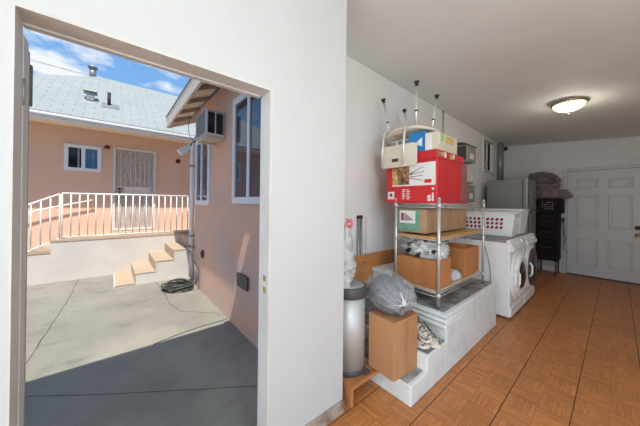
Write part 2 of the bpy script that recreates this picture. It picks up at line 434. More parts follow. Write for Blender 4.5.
# far six-panel door
DX0, DX1, DZ = -.617, .30, 1.95
m = B('doorw'); yd = YF-.045
m.box((DX0, yd, .012), (DX1, YF-.005, DZ))
W = DX1-DX0
panels = [(x0, x1, z0, z1) for (x0, x1) in ((.125, .40), (.515, .79)) for (z0, z1) in ((.20, .70), (.90, 1.50), (1.63, 1.80))]
for x0, x1, z0, z1 in panels:
    X0, X1 = DX0+x0, DX0+x1
    # moulded frame and raised field
    frame(m, 'y', yd-.012, yd+.004, X0, X1, z0, z1, .022, .006)
    m.box((X0+.045, yd-.009, z0+.045), (X1-.045, yd, z1-.045), .008)
d = struct('door_1', m)
part('deadbolt', B('rust').lathe([(.0, -.035), (.03, -.033), (.034, -.012), (.034, 0)], (DX0+.835, yd, .948), 'y', 20), d)
part('door_knob', B('brass').lathe([(0, -.06), (.022, -.056), (.03, -.042), (.024, -.026), (.012, -.018), (.012, -.008), (.034, -.004), (.034, 0)], (DX0+.835, yd, .825), 'y', 20), d)
part('door_sweep', B('dgray').box((DX0, yd-.012, .0), (DX1, yd, .03), .003), d)
m = B('doorw'); m.box((DX0-.068, YF-.03, 0), (DX0-.004, YF, DZ+.07), .006).box((DX1+.004, YF-.03, 0), (DX1+.07, YF, DZ+.07), .006).box((DX0-.004, YF-.03, DZ+.006), (DX1+.004, YF, DZ+.07), .006)
struct('trim_3', m)

# ------------------------------------------------------------------ concrete steps and platform
t = thing('concrete_steps', 'white painted concrete steps and platform with worn grey treads along left wall', 'steps', (-1.25, 2.3, 0))
XF = -.835
m = B('block')
def rough_box(m, a, b): m.box(a, b, .012, seg=2)
rough_box(m, (-1.648, 1.47, 0), (XF, 1.70, .138)); rough_box(m, (-1.648, 1.68, 0), (XF, 2.0, .248)); rough_box(m, (-1.648, 1.985, 0), (XF, 3.2, .455))
part('body', m, t)
m = B('blockt').box((-1.645, 1.478, .1365), (XF-.03, 1.68, .1405), .001); part('tread', m, t)
m = B('blockt').box((-1.645, 1.71, .2465), (XF-.012, 1.985, .2505), .001); part('tread', m, t)
m = B('blockt').box((-1.645, 2.0, .4535), (XF-.035, 3.195, .4585), .001); part('tread', m, t)
m = B('block')
for k in range(3): m.box((-1.648, 1.965-.006*(2-k), .345+.037*k), (XF+.006, 2.25-.02*k, .378+.037*k), .012, seg=3)
part('nosing', m, t)

# ------------------------------------------------------------------ trash corner
t = thing('step_stool', 'low open orange wood stool on floor tiles under steel bin', 'stool', (-1.26, 1.32, 0))
part('top', B('woodb').box((-1.47, 1.175, .108), (-1.072, 1.462, .13), .003), t)
part('leg', B('woodb').box((-1.47, 1.175, .0), (-1.075, 1.195, .108), .002), t)
part('leg', B('woodb').box((-1.47, 1.435, .0), (-1.2, 1.455, .108), .002), t)
TX, TY = -1.238, 1.31
t = thing('trash_can', 'round brushed steel trash can with dark grey rim on wooden stool', 'trash can', (TX, TY, .131))
part('body', B('steel').lathe([(.117, .16), (.118, .66)], (TX, TY, 0), n=48), t)
part('base_ring', B('dgray').lathe([(.119, .131), (.124, .135), (.124, .158), (.118, .165)], (TX, TY, 0), n=40), t)
part('rim', B('dgray').lathe([(.119, .65), (.126, .652), (.13, .668), (.13, .712), (.124, .722), (.116, .724)], (TX, TY, 0), n=40), t)
part('lid', B('meter').lathe([(.115, .70), (.115, .722), (.09, .735), (.03, .742), (.001, .742)], (TX, TY, 0), n=40), t)
part('pedal', B('dgray').box((TX+.10, TY+.02, .135), (TX+.155, TY+.07, .15), .004), t)
# plastic bag on bin
t = thing('plastic_bag', 'crumpled pale grey plastic bag with pink ribbon on top of steel bin', 'bag', (-1.26, 1.27, .742))
m = B('bagw'); m.blob((-1.267, 1.262, .855), (.088, .088, .125), .22, 2.5, 3, 48, 36, ridge=.5, flat=.744); m.blob((-1.245, 1.27, 1.0), (.05, .055, .125), .25, 3, 5, 36, 26, ridge=.5)
m.blob((-1.21, 1.235, .765), (.04, .04, .06), .3, 3, 8, 26, 18, ridge=.5)
part('body', m, t)
m = B('pinkred')
for k in range(5):
    a = k*1.3; c = Vector((-1.235+.018*math.cos(a), 1.29+.018*math.sin(a), 1.155+.014*math.sin(a*2)))
    m.tube([c+Vector((.024*math.cos(2*PI*i/14)*math.cos(a), .024*math.cos(2*PI*i/14)*math.sin(a), .022*math.sin(2*PI*i/14))) for i in range(14)], .008, 6, closed=True)
m.tube([(-1.253, 1.283, 1.10), (-1.251, 1.286, 1.13), (-1.253, 1.29, 1.155)], .006, 6)
part('ribbon', m, t)

# tall cardboard box on first step
def carton(name, label, x0, y0, z0, x1, y1, z1, mat='card', rz=0, tape=True, group=None, cat='box', open_flap=False):
    t = thing(name, label, cat, ((x0+x1)/2, (y0+y1)/2, z0), group)
    part('body', B(mat).box((x0, y0, z0), (x1, y1, z1-.004), .004, seg=1), t)
    m = B(mat); ym = (y0+y1)/2; xm = (x0+x1)/2
    if x1-x0 > y1-y0: m.box((x0+.001, y0+.001, z1-.004), (x1-.001, ym-.001, z1-.0005)); 
    else: m.box((x0+.001, y0+.001, z1-.004), (xm-.001, y1-.001, z1-.0005))
    part('flap', m, t)
    m = B(mat)
    if x1-x0 > y1-y0: m.box((x0+.001, ym+.001, z1-.004), (x1-.001, y1-.001, z1))
    else: m.box((xm+.001, y0+.001, z1-.004), (x1-.001, y1-.001, z1))
    part('flap', m, t)
    if tape:
        m = B('tape')
        if x1-x0 > y1-y0: m.box((x0-.0012, ym-.024, z1-.07), (x1+.0012, ym+.024, z1+.0012))
        else: m.box((xm-.024, y0-.0012, z1-.07), (xm+.024, y1+.0012, z1+.0012))
        part('tape', m, t)
    t.rotation_euler = (0, 0, rz)
    return t
t = carton('cardboard_box', 'tall plain cardboard box standing on lowest concrete step', -1.135, 1.415, .141, -.915, 1.685, .525, 'card', rz=math.radians(-3), tape=False)
part('tape', B('tape').box((-.9148, 1.53, .15), (-.9138, 1.57, .515)), t)
# clear bag of clothes on it
t = thing('trash_bag', 'knotted clear plastic bag of grey clothes lying on tall cardboard box', 'bag', (-1.08, 1.56, .512))
rot = RZ(math.radians(-33)) @ RY(math.radians(2))
BC = Vector((-1.075, 1.58, .655))
part('contents', B('bagin').blob(BC-Vector((0, 0, .012)), (.19, .13, .10), .25, 2.6, 11, 44, 28, ridge=.3, flat=.533, rot=rot), t)
m = B('bagc'); rings = []; NB = 44; nu = 108
for i in range(NB+1):
    u = i/NB; x = -1+2*u
    prof = max(0, 1-abs(x)**(2.2 if x > 0 else 3.2))**.5
    ring = []
    for j in range(nu):
        ph = 2*PI*j/nu; q = Vector((x*1.6, math.cos(ph)*1.5, math.sin(ph)*1.5))
        fold = (.012+.075*max(0, (x+.5)/1.5)**1.3)*math.sin(ph*17+noise.noise(q*1.2)*6)+.09*noise.noise(q*1.3)+.10*(.35-abs(noise.noise(q*2.4+Vector((4, 1, 7)))))
        k = prof*(1+fold)
        p = rot @ Vector((x*.225+.012*noise.noise(q*3), k*.158*math.cos(ph), k*.130*math.sin(ph))) + BC
        if p.z < .528: p.z = .528
        ring.append(p)
    rings.append(ring)
m.loft(rings, cap=False)
part('bag_skin', m, t)
kc = rot @ Vector((.230, 0, .01)) + BC
m = B('knot').blob(kc, (.012, .014, .018), .3, 4, 1, 16, 12)
Rv = rot.to_3x3()
for k in range(9):
    a = 2*PI*k/9+.5*math.sin(k*5); L = .04+.05*((k*7) % 5)/4
    pts_ = []
    for w in (0, .25, .5, .75, 1):
        rr = .006+L*w; xx = max(0, 1-(rr/.15)**2)**.5
        pts_.append(BC + rot @ Vector((.222*(xx**.8)+.004, rr*math.cos(a), rr*math.sin(a))))
    m.tube(pts_, [.0028, .002, .0013, .0009, .0005], 6)
m.tube([kc, kc+Vector((-.01, .0, .03)), kc+Vector((-.035, .01, .062))], [.006, .005, .003], 6)
part('knot', m, t)

# sneakers on second step
def shoe(name, label, loc, rz, upper='sneak', sole='sole', trim='sneakd', tilt=None):
    t = thing(name, label, 'shoe', loc, None)
    def ring(x, w, z0, z1, n=20, e=.7):
        r = []
        for k in range(n):
            a = 2*PI*k/n; y = math.copysign(abs(math.cos(a))**e, math.cos(a))*w; zz = math.copysign(abs(math.sin(a))**e, math.sin(a))
            r.append(Vector((x, y, (z0+z1)/2+zz*(z1-z0)/2)))
        return r
    def mk(mat, secs):
        m = B(mat); m.loft([ring(*s) for s in secs]); bmesh.ops.translate(m.bm, vec=Vector(loc), verts=m.bm.verts); return m
    part('sole', mk(sole, [(-.125, .018, .006, .022), (-.118, .033, .001, .03), (-.07, .037, 0, .032), (0, .034, .002, .028), (.06, .046, 0, .026), (.10, .04, .004, .027), (.122, .02, .012, .028)]), t)
    part('upper', mk(upper, [(-.118, .022, .025, .085), (-.105, .031, .022, .098), (-.05, .034, .022, .09), (-.005, .036, .022, .082), (.04, .042, .02, .06), (.085, .04, .02, .048), (.112, .022, .022, .036)]), t)
    part('collar', mk(trim, [(-.116, .010, .075, .100), (-.09, .026, .080, .104), (-.045, .027, .078, .098), (-.012, .014, .074, .091)]), t)
    m = B('sneakd')
    for k in (0, 2, 4):
        x = -.005+.017*k; z = .088-.0058*k
        m.tube([Vector((x, -.024, z-.016)), Vector((x, -.012, z)), Vector((x+.004, .012, z)), Vector((x, .024, z-.016))], .0035, 6)
    bmesh.ops.translate(m.bm, vec=Vector(loc), verts=m.bm.verts); part('laces', m, t)
    m = B('teal' if upper == 'sneak' else 'sole')
    for s in (-1, 1): m.tube([Vector((-.10, s*.031, .04)), Vector((-.06, s*.035, .068)), Vector((-.02, s*.037, .04)), Vector((.02, s*.039, .056)), Vector((.05, s*.041, .036))], .0055, 6)
    m.mat('sneakd').tube([Vector((-.112, 0, .03)), Vector((-.118, 0, .06)), Vector((-.112, 0, .095))], .013, 8)
    bmesh.ops.translate(m.bm, vec=Vector(loc), verts=m.bm.verts); part('side_stripe', m, t)
    t.rotation_euler = (tilt[0] if tilt else 0, tilt[1] if tilt else 0, rz)
    return t
shoe('sneaker', 'beige and white sneaker nearest the box on the second step, toe outward', (-.985, 1.765, .252), math.radians(-4))
shoe('sneaker', 'beige sneaker with teal stripe lying tilted on top of the nearest sneaker', (-.965, 1.80, .335), math.radians(-24), 'sneak', 'sole', 'sneakd', tilt=(.15, .3))
shoe('sneaker', 'beige sneaker at outer end of the second step', (-.925, 1.872, .252), math.radians(-30), 'sneak', 'sole', 'sneakd')
shoe('sneaker', 'black sneaker farthest back on second step', (-1.06, 1.905, .252), math.radians(6), 'sneakd', 'black', 'black')

# ------------------------------------------------------------------ things leaning in the recess
single('headboard', B('wood').box((-1.615, 1.75, .47), (-1.595, 2.42, .80), .003, rot=RY(math.radians(2))).mat('dgray').box((-1.594, 1.90, .718), (-1.588, 1.915, .733)).box((-1.594, 2.17, .732), (-1.588, 2.185, .747)), 'orange wood headboard panel with two bolt holes against the recess wall', 'panel')
t = thing('white_board', 'tall flat white board leaning on recess wall behind wood panel', 'board', (-1.64, 2.3, .459))
part('board', B('white').box((-1.648, 1.962, .459), (-1.63, 2.75, 1.18), .003), t)
part('edge_strip', B('pink').box((-1.629, 1.963, .47), (-1.627, 1.975, 1.17)), t)
for i, (y, lab) in enumerate(((1.855, 'grey metal pole with black cap, left of two against recess wall'), (1.90, 'grey metal pole with black cap, right of two against recess wall'))):
    t = thing('metal_pole', lab, 'pole', (-1.635, y, .252), 'metal poles against the recess wall')
    part('tube', B('galv').tube([(-1.622, y+.01*i, .252), (-1.63, y, 1.16)], .012, 12), t)
    part('end_cap', B('black').tube([(-1.63, y, 1.155), (-1.63, y, 1.185)], .015, 12), t)
t = thing('storage_box', 'flat white box lying on platform in front of wood panel', 'box', (-1.5, 2.2, .459))
part('body', B('whitep').box((-1.585, 2.03, .459), (-1.36, 2.62, .625), .006), t); part('lid', B('whitep').box((-1.59, 2.02, .625), (-1.355, 2.63, .66), .006), t)

# ------------------------------------------------------------------ shelving rack
RX0, RX1, RY0, RY1 = -1.32, -.925, 2.03, 3.07
t = thing('shelving_rack', 'chrome wire shelving rack with three shelves standing on concrete platform', 'shelf rack', (-1.12, 2.55, .459))
for x in (RX0, RX1):
    for y in (RY0, RY1):
        p = part('post', B('chrome').tube([(x, y, .47), (x, y, 1.345)], .0125, 14).lathe([(.0135, 1.34), (.0135, 1.352), (.006, 1.36)], (x, y, 0), n=14), t)
        part('foot', B('dgray').lathe([(.013, .459), (.013, .475), (.009, .48)], (x, y, 0), n=12), p)
for z in (.575, 1.005, 1.305):
    m = B('chrome')
    for dz in (0, -.028):
        m.tube([(RX0, RY0, z+dz), (RX1, RY0, z+dz), (RX1, RY1, z+dz), (RX0, RY1, z+dz), (RX0, RY0, z+dz)], .0032, 6)
    n = 26
    for k in range(n+1):      # wires across
        y = RY0+(RY1-RY0)*k/n; m.tube([(RX0, y, z+.002), (RX1, y, z+.002)], .0016, 5)
    for x in (RX0+.1, RX0+.2, RX0+.3): m.tube([(x, RY0, z-.003), (x, RY1, z-.003)], .0028, 5)
    # zig-zag truss wire on every side
    for (xa, ya, xb, yb, c) in ((RX0, RY0, RX1, RY0, 10), (RX1, RY0, RX1, RY1, 26), (RX0, RY0, RX0, RY1, 26), (RX0, RY1, RX1, RY1, 10)):
        m.tube([(xa+(xb-xa)*k/c, ya+(yb-ya)*k/c, z-(.028 if k % 2 else 0)) for k in range(c+1)], .0018, 5)
    for x in (RX0, RX1):
        for y in (RY0, RY1): m.lathe([(.017, z-.032), (.019, z+.004)], (x, y, 0), n=12)
    part('wire_shelf', m, t)
single('plywood_board', B('plyl').box((-1.30, 2.035, .579), (-.935, 2.95, .597), .002), 'pale pine board lying on bottom shelf of rack under boxes', 'board')
single('plywood_board', B('ply').box((-1.315, 2.04, 1.010), (-.93, 3.05, 1.036), .002, rot=RX(math.radians(.5))), 'golden plywood board lying on middle shelf of rack', 'board')
t = carton('cardboard_box', 'orange cardboard box at front of bottom shelf with grey bag on it', -1.325, 2.05, .598, -.948, 2.32, .832, 'cardo')
m = B('card')
for k in range(2): m.box((-1.14, 2.0487, .62+.15*k), (-1.08, 2.0499, .66+.15*k))
for k in range(4): m.box((-.9479, 2.14, .70+.022*k), (-.9472, 2.20-.01*k, .708+.022*k))
part('printed_pattern', m, t)
t = thing('plastic_bag', 'pale grey plastic bag with black print lying on front orange box of rack', 'bag', (-1.12, 2.17, .832))
m = B('bagw').blob((-1.12, 2.17, .895), (.16, .105, .09), .3, 2.6, 24, 72, 44, ridge=.6, flat=.834)
m.blob((-1.015, 2.20, .90), (.07, .08, .085), .3, 3, 25, 36, 24, ridge=.7, flat=.834)
m.mat('black'); m.bm.faces.ensure_lookup_table()
for f in m.bm.faces:
    c = f.calc_center_median()
    if noise.noise(c*17+Vector((2.2, .5, 1.1))) > .36: f.material_index = m.cur
part('body', m, t)
single('dark_bundle', B('black').blob((-1.24, 2.5, .69), (.06, .13, .16), .3, 3, 31, 30, 20, flat=.599), 'black cloth bundle behind front orange box on bottom shelf', 'bundle')
t = carton('cardboard_box', 'brown cardboard box at back of bottom shelf by chrome post', -1.27, 2.66, .598, -.952, 3.03, .865, 'cardo')
m = B('cardo'); m.prism([(-1.25, 2.655, .868), (-.955, 2.655, .868), (-.93, 2.60, .915), (-1.22, 2.60, .915)], (0, 0, .004))
part('flap', m, t)
single('white_rag', B('bagw').blob((-1.0, 2.48, .635), (.062, .085, .042), .3, 3, 41, 40, 26, ridge=.5, flat=.599), 'small white crumpled rag beside back box on bottom shelf', 'rag')
# middle shelf box
t = carton('cardboard_box', 'long cardboard box with green and white picture label on middle shelf', -1.31, 2.05, 1.05, -1.04, 2.92, 1.258, 'cardl', tape=False)
m = B('print_green').box((-1.308, 2.0478, 1.065), (-1.10, 2.0498, 1.25)); lb = part('picture_label', m, t, label='green and white printed label')
part('printed_field', B('print_white').box((-1.295, 2.0466, 1.13), (-1.14, 2.0477, 1.242)), lb)
m = B('print_grey').prism([(-1.245, 2.0464, 1.225), (-1.245, 2.0464, 1.15), (-1.155, 2.0464, 1.16)], (0, -.0006, 0)).mat('print_maroon').prism([(-1.28, 2.0464, 1.225), (-1.28, 2.0464, 1.15), (-1.25, 2.0464, 1.155), (-1.25, 2.0464, 1.22)], (0, -.0006, 0))
part('printed_shape', m, lb)
# red carton on top
t = thing('red_box', 'big bright red carton with white picture panel on top of rack', 'box', (-1.18, 2.34, 1.31))
RB = (-1.425, 2.02, 1.311, -.94, 2.655, 1.68)
part('body', B('red').box(RB[:3], RB[3:], .005, seg=1), t)
y = 2.0188
m = B('print_white').box((-1.36, y, 1.462), (-.952, y+.0008, 1.655)); pp = part('picture_panel', m, t, label='white printed panel with a product photo')
m = B('photo').box((-1.36, y-.0008, 1.475), (-1.185, y-.0001, 1.648)); part('printed_photo', m, pp)
m = B('print_gold').box((-1.357, y-.0018, 1.555), (-1.315, y-.0009, 1.60)).box((-1.355, y-.0018, 1.475), (-1.295, y-.0009, 1.525)); part('printed_gold', m, pp)
m = B('print_grey')
for (xa, za, xb, zb) in ((-1.18, 1.57, -1.06, 1.62), (-1.18, 1.56, -1.05, 1.58), (-1.175, 1.54, -1.06, 1.55), (-1.18, 1.53, -1.06, 1.505), (-1.18, 1.56, -1.10, 1.605)):
    m.tube([(xa, y-.001, za), (xb, y-.001, zb)], .0042, 5)
part('printed_legs', m, pp)
m = B('red').box((-1.045, y-.0012, 1.482), (-.985, y-.0003, 1.512)); part('printed_tag', m, pp)
def text(body, size, loc, mat, parent, rot=(PI/2, 0, 0), bold=0, name='lettering'):
    cu = bpy.data.curves.new(name, 'FONT'); cu.body = body; cu.size = size; cu.extrude = .0006; cu.offset = bold
    cu.align_x = 'CENTER'; cu.align_y = 'CENTER'
    tmp = bpy.data.objects.new('tmp', cu); COL.objects.link(tmp)
    bpy.context.view_layer.update()
    me = bpy.data.meshes.new_from_object(tmp.evaluated_get(bpy.context.evaluated_depsgraph_get()))
    bpy.data.objects.remove(tmp); me.materials.append(MT[mat])
    from mathutils import Euler
    me.transform(Matrix.Translation(Vector(loc)-root_loc(parent)) @ Euler(rot).to_matrix().to_4x4())
    o = bpy.data.objects.new(name, me); COL.objects.link(o); o.parent = parent; return o
text('si', .10, (-.992, y, 1.362), 'print_white', t, bold=.0025)
part('side_panel', B('dusty').box((-.9395, 2.50, 1.325), (-.9385, 2.652, 1.672)), t, label='greyish worn end panel')
m = B('print_white').lathe([(.0, -.0014), (.011, -.0012), (.011, 0)], (-.972, y, 1.432), 'y', 14)
for c in range(2):
    for k in range(6):
        m.box((-1.255+.045*c, y-.0008, 1.345+.016*k), (-1.255+.045*c+.022+.006*((k*7+c) % 3), y, 1.353+.016*k))
part('printed_pattern', m, t)
m = B('print_white').box((-1.405, y-.001, 1.345), (-1.335, y, 1.415)).mat('print_maroon').lathe([(0, -.002), (.016, -.0018), (.016, -.001)], (-1.37, y, 1.385), 'y', 16)
part('sticker', m, t, label='small white sticker with dark red dot')
# flat red tin box above
t = thing('red_box', 'shallow red box with small colourful pictures lying on the big red carton', 'box', (-1.1, 2.35, 1.681))
part('body', B('red').box((-1.20, 2.03, 1.682), (-.945, 2.58, 1.755), .004, seg=1), t)
m = MB()
for k, mm in enumerate(('print_green', 'print_gold', 'print_white', 'print_maroon', 'print_gold', 'print_white')):
    m.mat(mm).box((-.9452, 2.05+.055*k, 1.70+.008*(k % 2)), (-.9442, 2.088+.055*k, 1.735+.006*(k % 3)))
part('printed_pictures', m, t)
# blue box, cream box, small white box
t = thing('blue_box', 'blue carton with white patch under the upturned shower chair', 'box', (-1.1, 2.12, 1.756))
part('body', B('blue').box((-1.21, 2.04, 1.757), (-1.057, 2.2, 1.93), .003, seg=1), t)
m = B('print_white').prism([(-1.15, 2.0392, 1.83), (-1.08, 2.0392, 1.80), (-1.08, 2.0392, 1.88)], (0, -.0006, 0)); part('printed_patch', m, t)
t = thing('cream_box', 'long cream carton with lime green mark on top of red boxes', 'box', (-.97, 2.25, 1.756))
part('body', B('creambox').box((-1.052, 2.035, 1.757), (-.948, 2.43, 1.905), .003, seg=1), t)
m = B('print_lime').box((-.9485, 2.10, 1.835), (-.9472, 2.15, 1.90)).mat('print_gold').box((-.9485, 2.19, 1.83), (-.9472, 2.36, 1.89)).mat('print_white').box((-.9485, 2.05, 1.80), (-.9472, 2.085, 1.90)); m.mat('print_white').box((-1.05, 2.0342, 1.76), (-.99, 2.0349, 1.90)); part('printed_mark', m, t)
t = thing('small_carton', 'small white and green carton under left side of shower chair', 'box', (-1.35, 2.1, 1.68))
part('body', B('print_white').box((-1.40, 2.06, 1.681), (-1.225, 2.2, 1.90), .003, seg=1), t)
part('printed_field', B('print_green').box((-1.33, 2.0585, 1.84), (-1.23, 2.0599, 1.89)).mat('print_grey').box((-1.395, 2.0585, 1.85), (-1.35, 2.0599, 1.89)), t)
part('side_print', B('print_grey').box((-1.395, 2.0585, 1.70), (-1.22, 2.0599, 1.84)), t)

# upturned shower chair
t = thing('shower_chair', 'cream shower chair upside down on top of rack, its four tube legs up', 'chair', (-1.22, 2.22, 1.93))
m = B('cream'); n = 48; rings = []
cx, cy = -1.275, 2.20; zc = 1.965
for (k, z) in ((.90, zc), (1.0, zc+.008), (1.0, zc+.022), (.95, zc+.03), (.88, zc+.022), (.2, zc+.016)):
    ring = []
    for i in range(n):
        a = 2*PI*i/n; e = .8; dx = math.copysign(abs(math.cos(a))**e, math.cos(a))*k
        ring.append(Vector((cx+.25*dx, cy+.19*k*math.copysign(abs(math.sin(a))**e, math.sin(a)), z+.012-.035*dx*dx-(.055 if dx < 0 else .0)*dx*dx)))
    rings.append(ring)
m.loft(rings); part('seat', m, t)
legs = [((-1.44, 2.10, 1.955), (-1.53, 2.10, 2.36)), ((-1.165, 2.09, 1.98), (-1.164, 2.09, 2.405)), ((-1.42, 2.39, 1.975), (-1.475, 2.40, 2.315)), ((-1.055, 2.35, 1.975), (-1.118, 2.41, 2.36))]
legs[3] = ((-1.16, 2.36, 1.975), (-1.125, 2.40, 2.358))
for a, b in legs:
    a = Vector(a); b = Vector(b); d = (b-a)
    l = part('leg', B('alu').tube([a, b-d*.08], .0115, 12).tube([a+d*.38, b-d*.05], .0095, 12), t)
    part('rubber_foot', B('black').tube([b-d*.10, b-d*.05, b-d*.012, b], [.013, .015, .024, .024], 14), l)
    part('collar', B('dgray').tube([a+d*.36, a+d*.40], .0145, 12), l)
m = B('alu').tube([(-1.40, 2.12, 1.99), (-1.16, 2.11, 1.99), (-1.14, 2.35, 1.99), (-1.40, 2.38, 1.99), (-1.40, 2.12, 1.99)], .009, 8); part('cross_brace', m, t)
# backrest hanging down at the front
def rrect(x0, x1, z0, z1, r, y, n=7, skew=0):
    P = []
    for (cx_, cz_, a0) in ((x1-r, z1-r, 0), (x0+r, z1-r, PI/2), (x0+r, z0+r, PI), (x1-r, z0+r, 1.5*PI)):
        for i in range(n): a = a0+PI/2*i/(n-1); xx = cx_+r*math.cos(a); P.append(Vector((xx, y, cz_+r*math.sin(a)+skew*(xx-x0))))
    return P
yb = 1.975
m = B('cream')
# panel with a real hand slot: split in strips around slot
x0, x1, z0, z1 = -1.455, -1.10, 1.635, 1.835
sx0, sx1, sz0, sz1 = -1.345, -1.27, 1.685, 1.715
outer = rrect(x0, x1, z0, z1, .035, yb, 7); inner = rrect(sx0, sx1, sz0, sz1, .008, yb, 7)
R4 = [outer, [p+Vector((0, .022, 0)) for p in outer], [p+Vector((0, .022, 0)) for p in inner], inner, outer]
m.loft(R4, cap=False, smooth=False)
part('backrest', m, t)
part('hand_slot', B('dgray').box((sx0+.001, yb+.012, sz0+.001), (sx1-.001, yb+.018, sz1-.001)), t, label='dark recessed hand slot')
for x, zt in ((-1.43, 1.97), (-1.21, 2.0)):
    part('back_tube', B('alu').tube([(x-.004, yb-.013, 1.655), (x, yb-.013, 1.84), (x+.004, yb-.006, 1.93), (x+.006, yb+.012, zt), (x+.008, yb+.06, zt+.012)], .0105, 12), t)

# ------------------------------------------------------------------ wall-mounted boxes
def wallbox(lab, y0, y1, z0, z1, d, mat, cap=False, extra=None):
    t = thing('wall_cabinet', lab, 'wall box', (-1.6, (y0+y1)/2, z0))
    part('body', B(mat).box((-1.648, y0, z0), (-1.648+d, y1, z1), .012, seg=2), t)
    if cap:
        m = B('meterd'); ring = [(-1.648, z1-.01)]+[(-1.648+(d+.012)*math.sin(a), z1-.02+.06*math.cos(a)) for a in [PI/2*i/8 for i in range(9)]]
        m.prism([(x, y0-.006, z) for x, z in ring], (0, y1-y0+.012, 0)); part('cap', m, t)
        part('side_panel', B('meterd').box((-1.64, y0-.012, z0+.03), (-1.66+d, y0, z1-.03), .004), t)
    m = B('whitep').box((-1.648+d, y0+.1, z0+.05), (-1.642+d, y1-.1, (z0+z1)/2), .003); part('plate', m, t)
    return t
wallbox('grey wall cabinet with dark curved cap, topmost of three beside red carton', 4.16, 4.52, 1.97, 2.24, .17, 'meter', True)
wallbox('pale wall cabinet in middle of three stacked boxes beside red carton', 4.34, 4.66, 1.66, 1.92, .12, 'meterl')
wallbox('flat grey wall cabinet, lowest of three stacked boxes beside red carton', 4.36, 4.70, 1.35, 1.63, .10, 'meter')
single('wall_conduit', B('meter').tube([(-1.638, 3.70, 2.27), (-1.638, 3.70, 2.655)], .009, 8).tube([(-1.638, 3.67, 2.655), (-1.638, 3.73, 2.655)], .012, 8), 'thin grey conduit on upper wall between rack and wall cabinets', 'pipe')
single('vent_pipe', B('galv').tube([(-1.59, 6.26, 1.80), (-1.59, 6.26, 2.615)], .045, 18).lathe([(.05, 2.0), (.05, 2.03)], (-1.59, 6.26, 0), n=18).tube([(-1.60, 6.44, 1.85), (-1.60, 6.44, 2.61)], .03, 14), 'pair of grey vertical pipes in corner beside small high window', 'pipe')
single('wall_sensor', B('black').box((-1.645, 6.69, 2.52), (-1.575, 6.748, 2.60), .01), 'tiny black box high on far wall corner by pipe', 'sensor')

# ------------------------------------------------------------------ washer and dryer
def machine(name, label, y0, cat, dark):
    x0, x1, y1, H = -1.45, -.775, y0+.61, .90
    t = thing(name, label, cat, ((x0+x1)/2, y0+.3, 0))
    part('body', B('white').box((x0, y0, .02), (x1, y1, H-.03), .018, seg=3), t)
    m = B('graytop').box((x0, y0+.002, H-.03), (x1-.035, y1-.002, H), .014, seg=3); part('lid', m, t)
    # sloped console
    m = B('white'); m.prism([(x1-.04, y0+.005, H-.004), (x1-.01, y0+.005, H+.004), (x1+.035, y0+.005, H-.09), (x1+.03, y0+.005, H-.125), (x1-.04, y0+.005, H-.125)], (0, .6, 0)); part('console', m, t)
    c0 = Vector((x1+.014, y0+.4, H-.043))
    part('dial', B('alu').tube([c0, c0+Vector((.028, 0, .013))], .028, 20), t)
    m = B('dgray')
    for k in range(4): m.tube([Vector((x1+.014, y0+.46+.035*k, H-.04)), Vector((x1+.022, y0+.46+.035*k, H-.036))], .008, 10)
    part('buttons', m, t)
    part('drawer', B('whitep').box((x1+.0, y0+.03, H-.115), (x1+.038, y0+.22, H-.07), .006), t)
    # bulged front with round door
    yc, zc_ = y0+.305, .47
    m = B('white').lathe([(.30, 0), (.295, .018), (.27, .032), (.235, .036)], (x1-.004, yc, zc_), 'x', 40); part('front_ring', m, t)
    m = B('whitep' if not dark else 'dgray').lathe([(.25, .030), (.245, .052), (.21, .062), (.165, .058), (.155, .046)], (x1-.004, yc, zc_), 'x', 40, cap=False); dr = part('door_ring', m, t)
    m = B('glassd').lathe([(.168, .05), (.14, .066), (.08, .078), (.001, .082)], (x1-.004, yc, zc_), 'x', 36); part('door_glass', m, dr)
    part('handle', B('whitep').tube([(x1+.05, y0+.07, .38), (x1+.075, y0+.065, .42), (x1+.075, y0+.065, .52), (x1+.05, y0+.07, .56)], .012, 8), dr)
    part('kick_plate', B('white').box((x1-.01, y0+.01, .03), (x1+.012, y1-.01, .13), .006), t)
    for (fx, fy) in ((x0+.06, y0+.05), (x1-.06, y0+.05), (x0+.06, y1-.05), (x1-.06, y1-.05)):
        part('foot', B('dgray').lathe([(.022, 0), (.022, .012), (.012, .022)], (fx, fy, 0), n=12), t)
    return t
w1 = machine('washing_machine', 'white front-loading washer nearest the concrete platform', 3.46, 'washer', False)
w2 = machine('clothes_dryer', 'white front-loading dryer with dark door beyond the washer', 4.10, 'dryer', True)
part('power_cord', B('meter').tube([(-1.02, 3.452, .80), (-.985, 3.45, .66), (-.96, 3.45, .5), (-.965, 3.45, .3), (-.97, 3.45, .1)], .004, 6), w1)

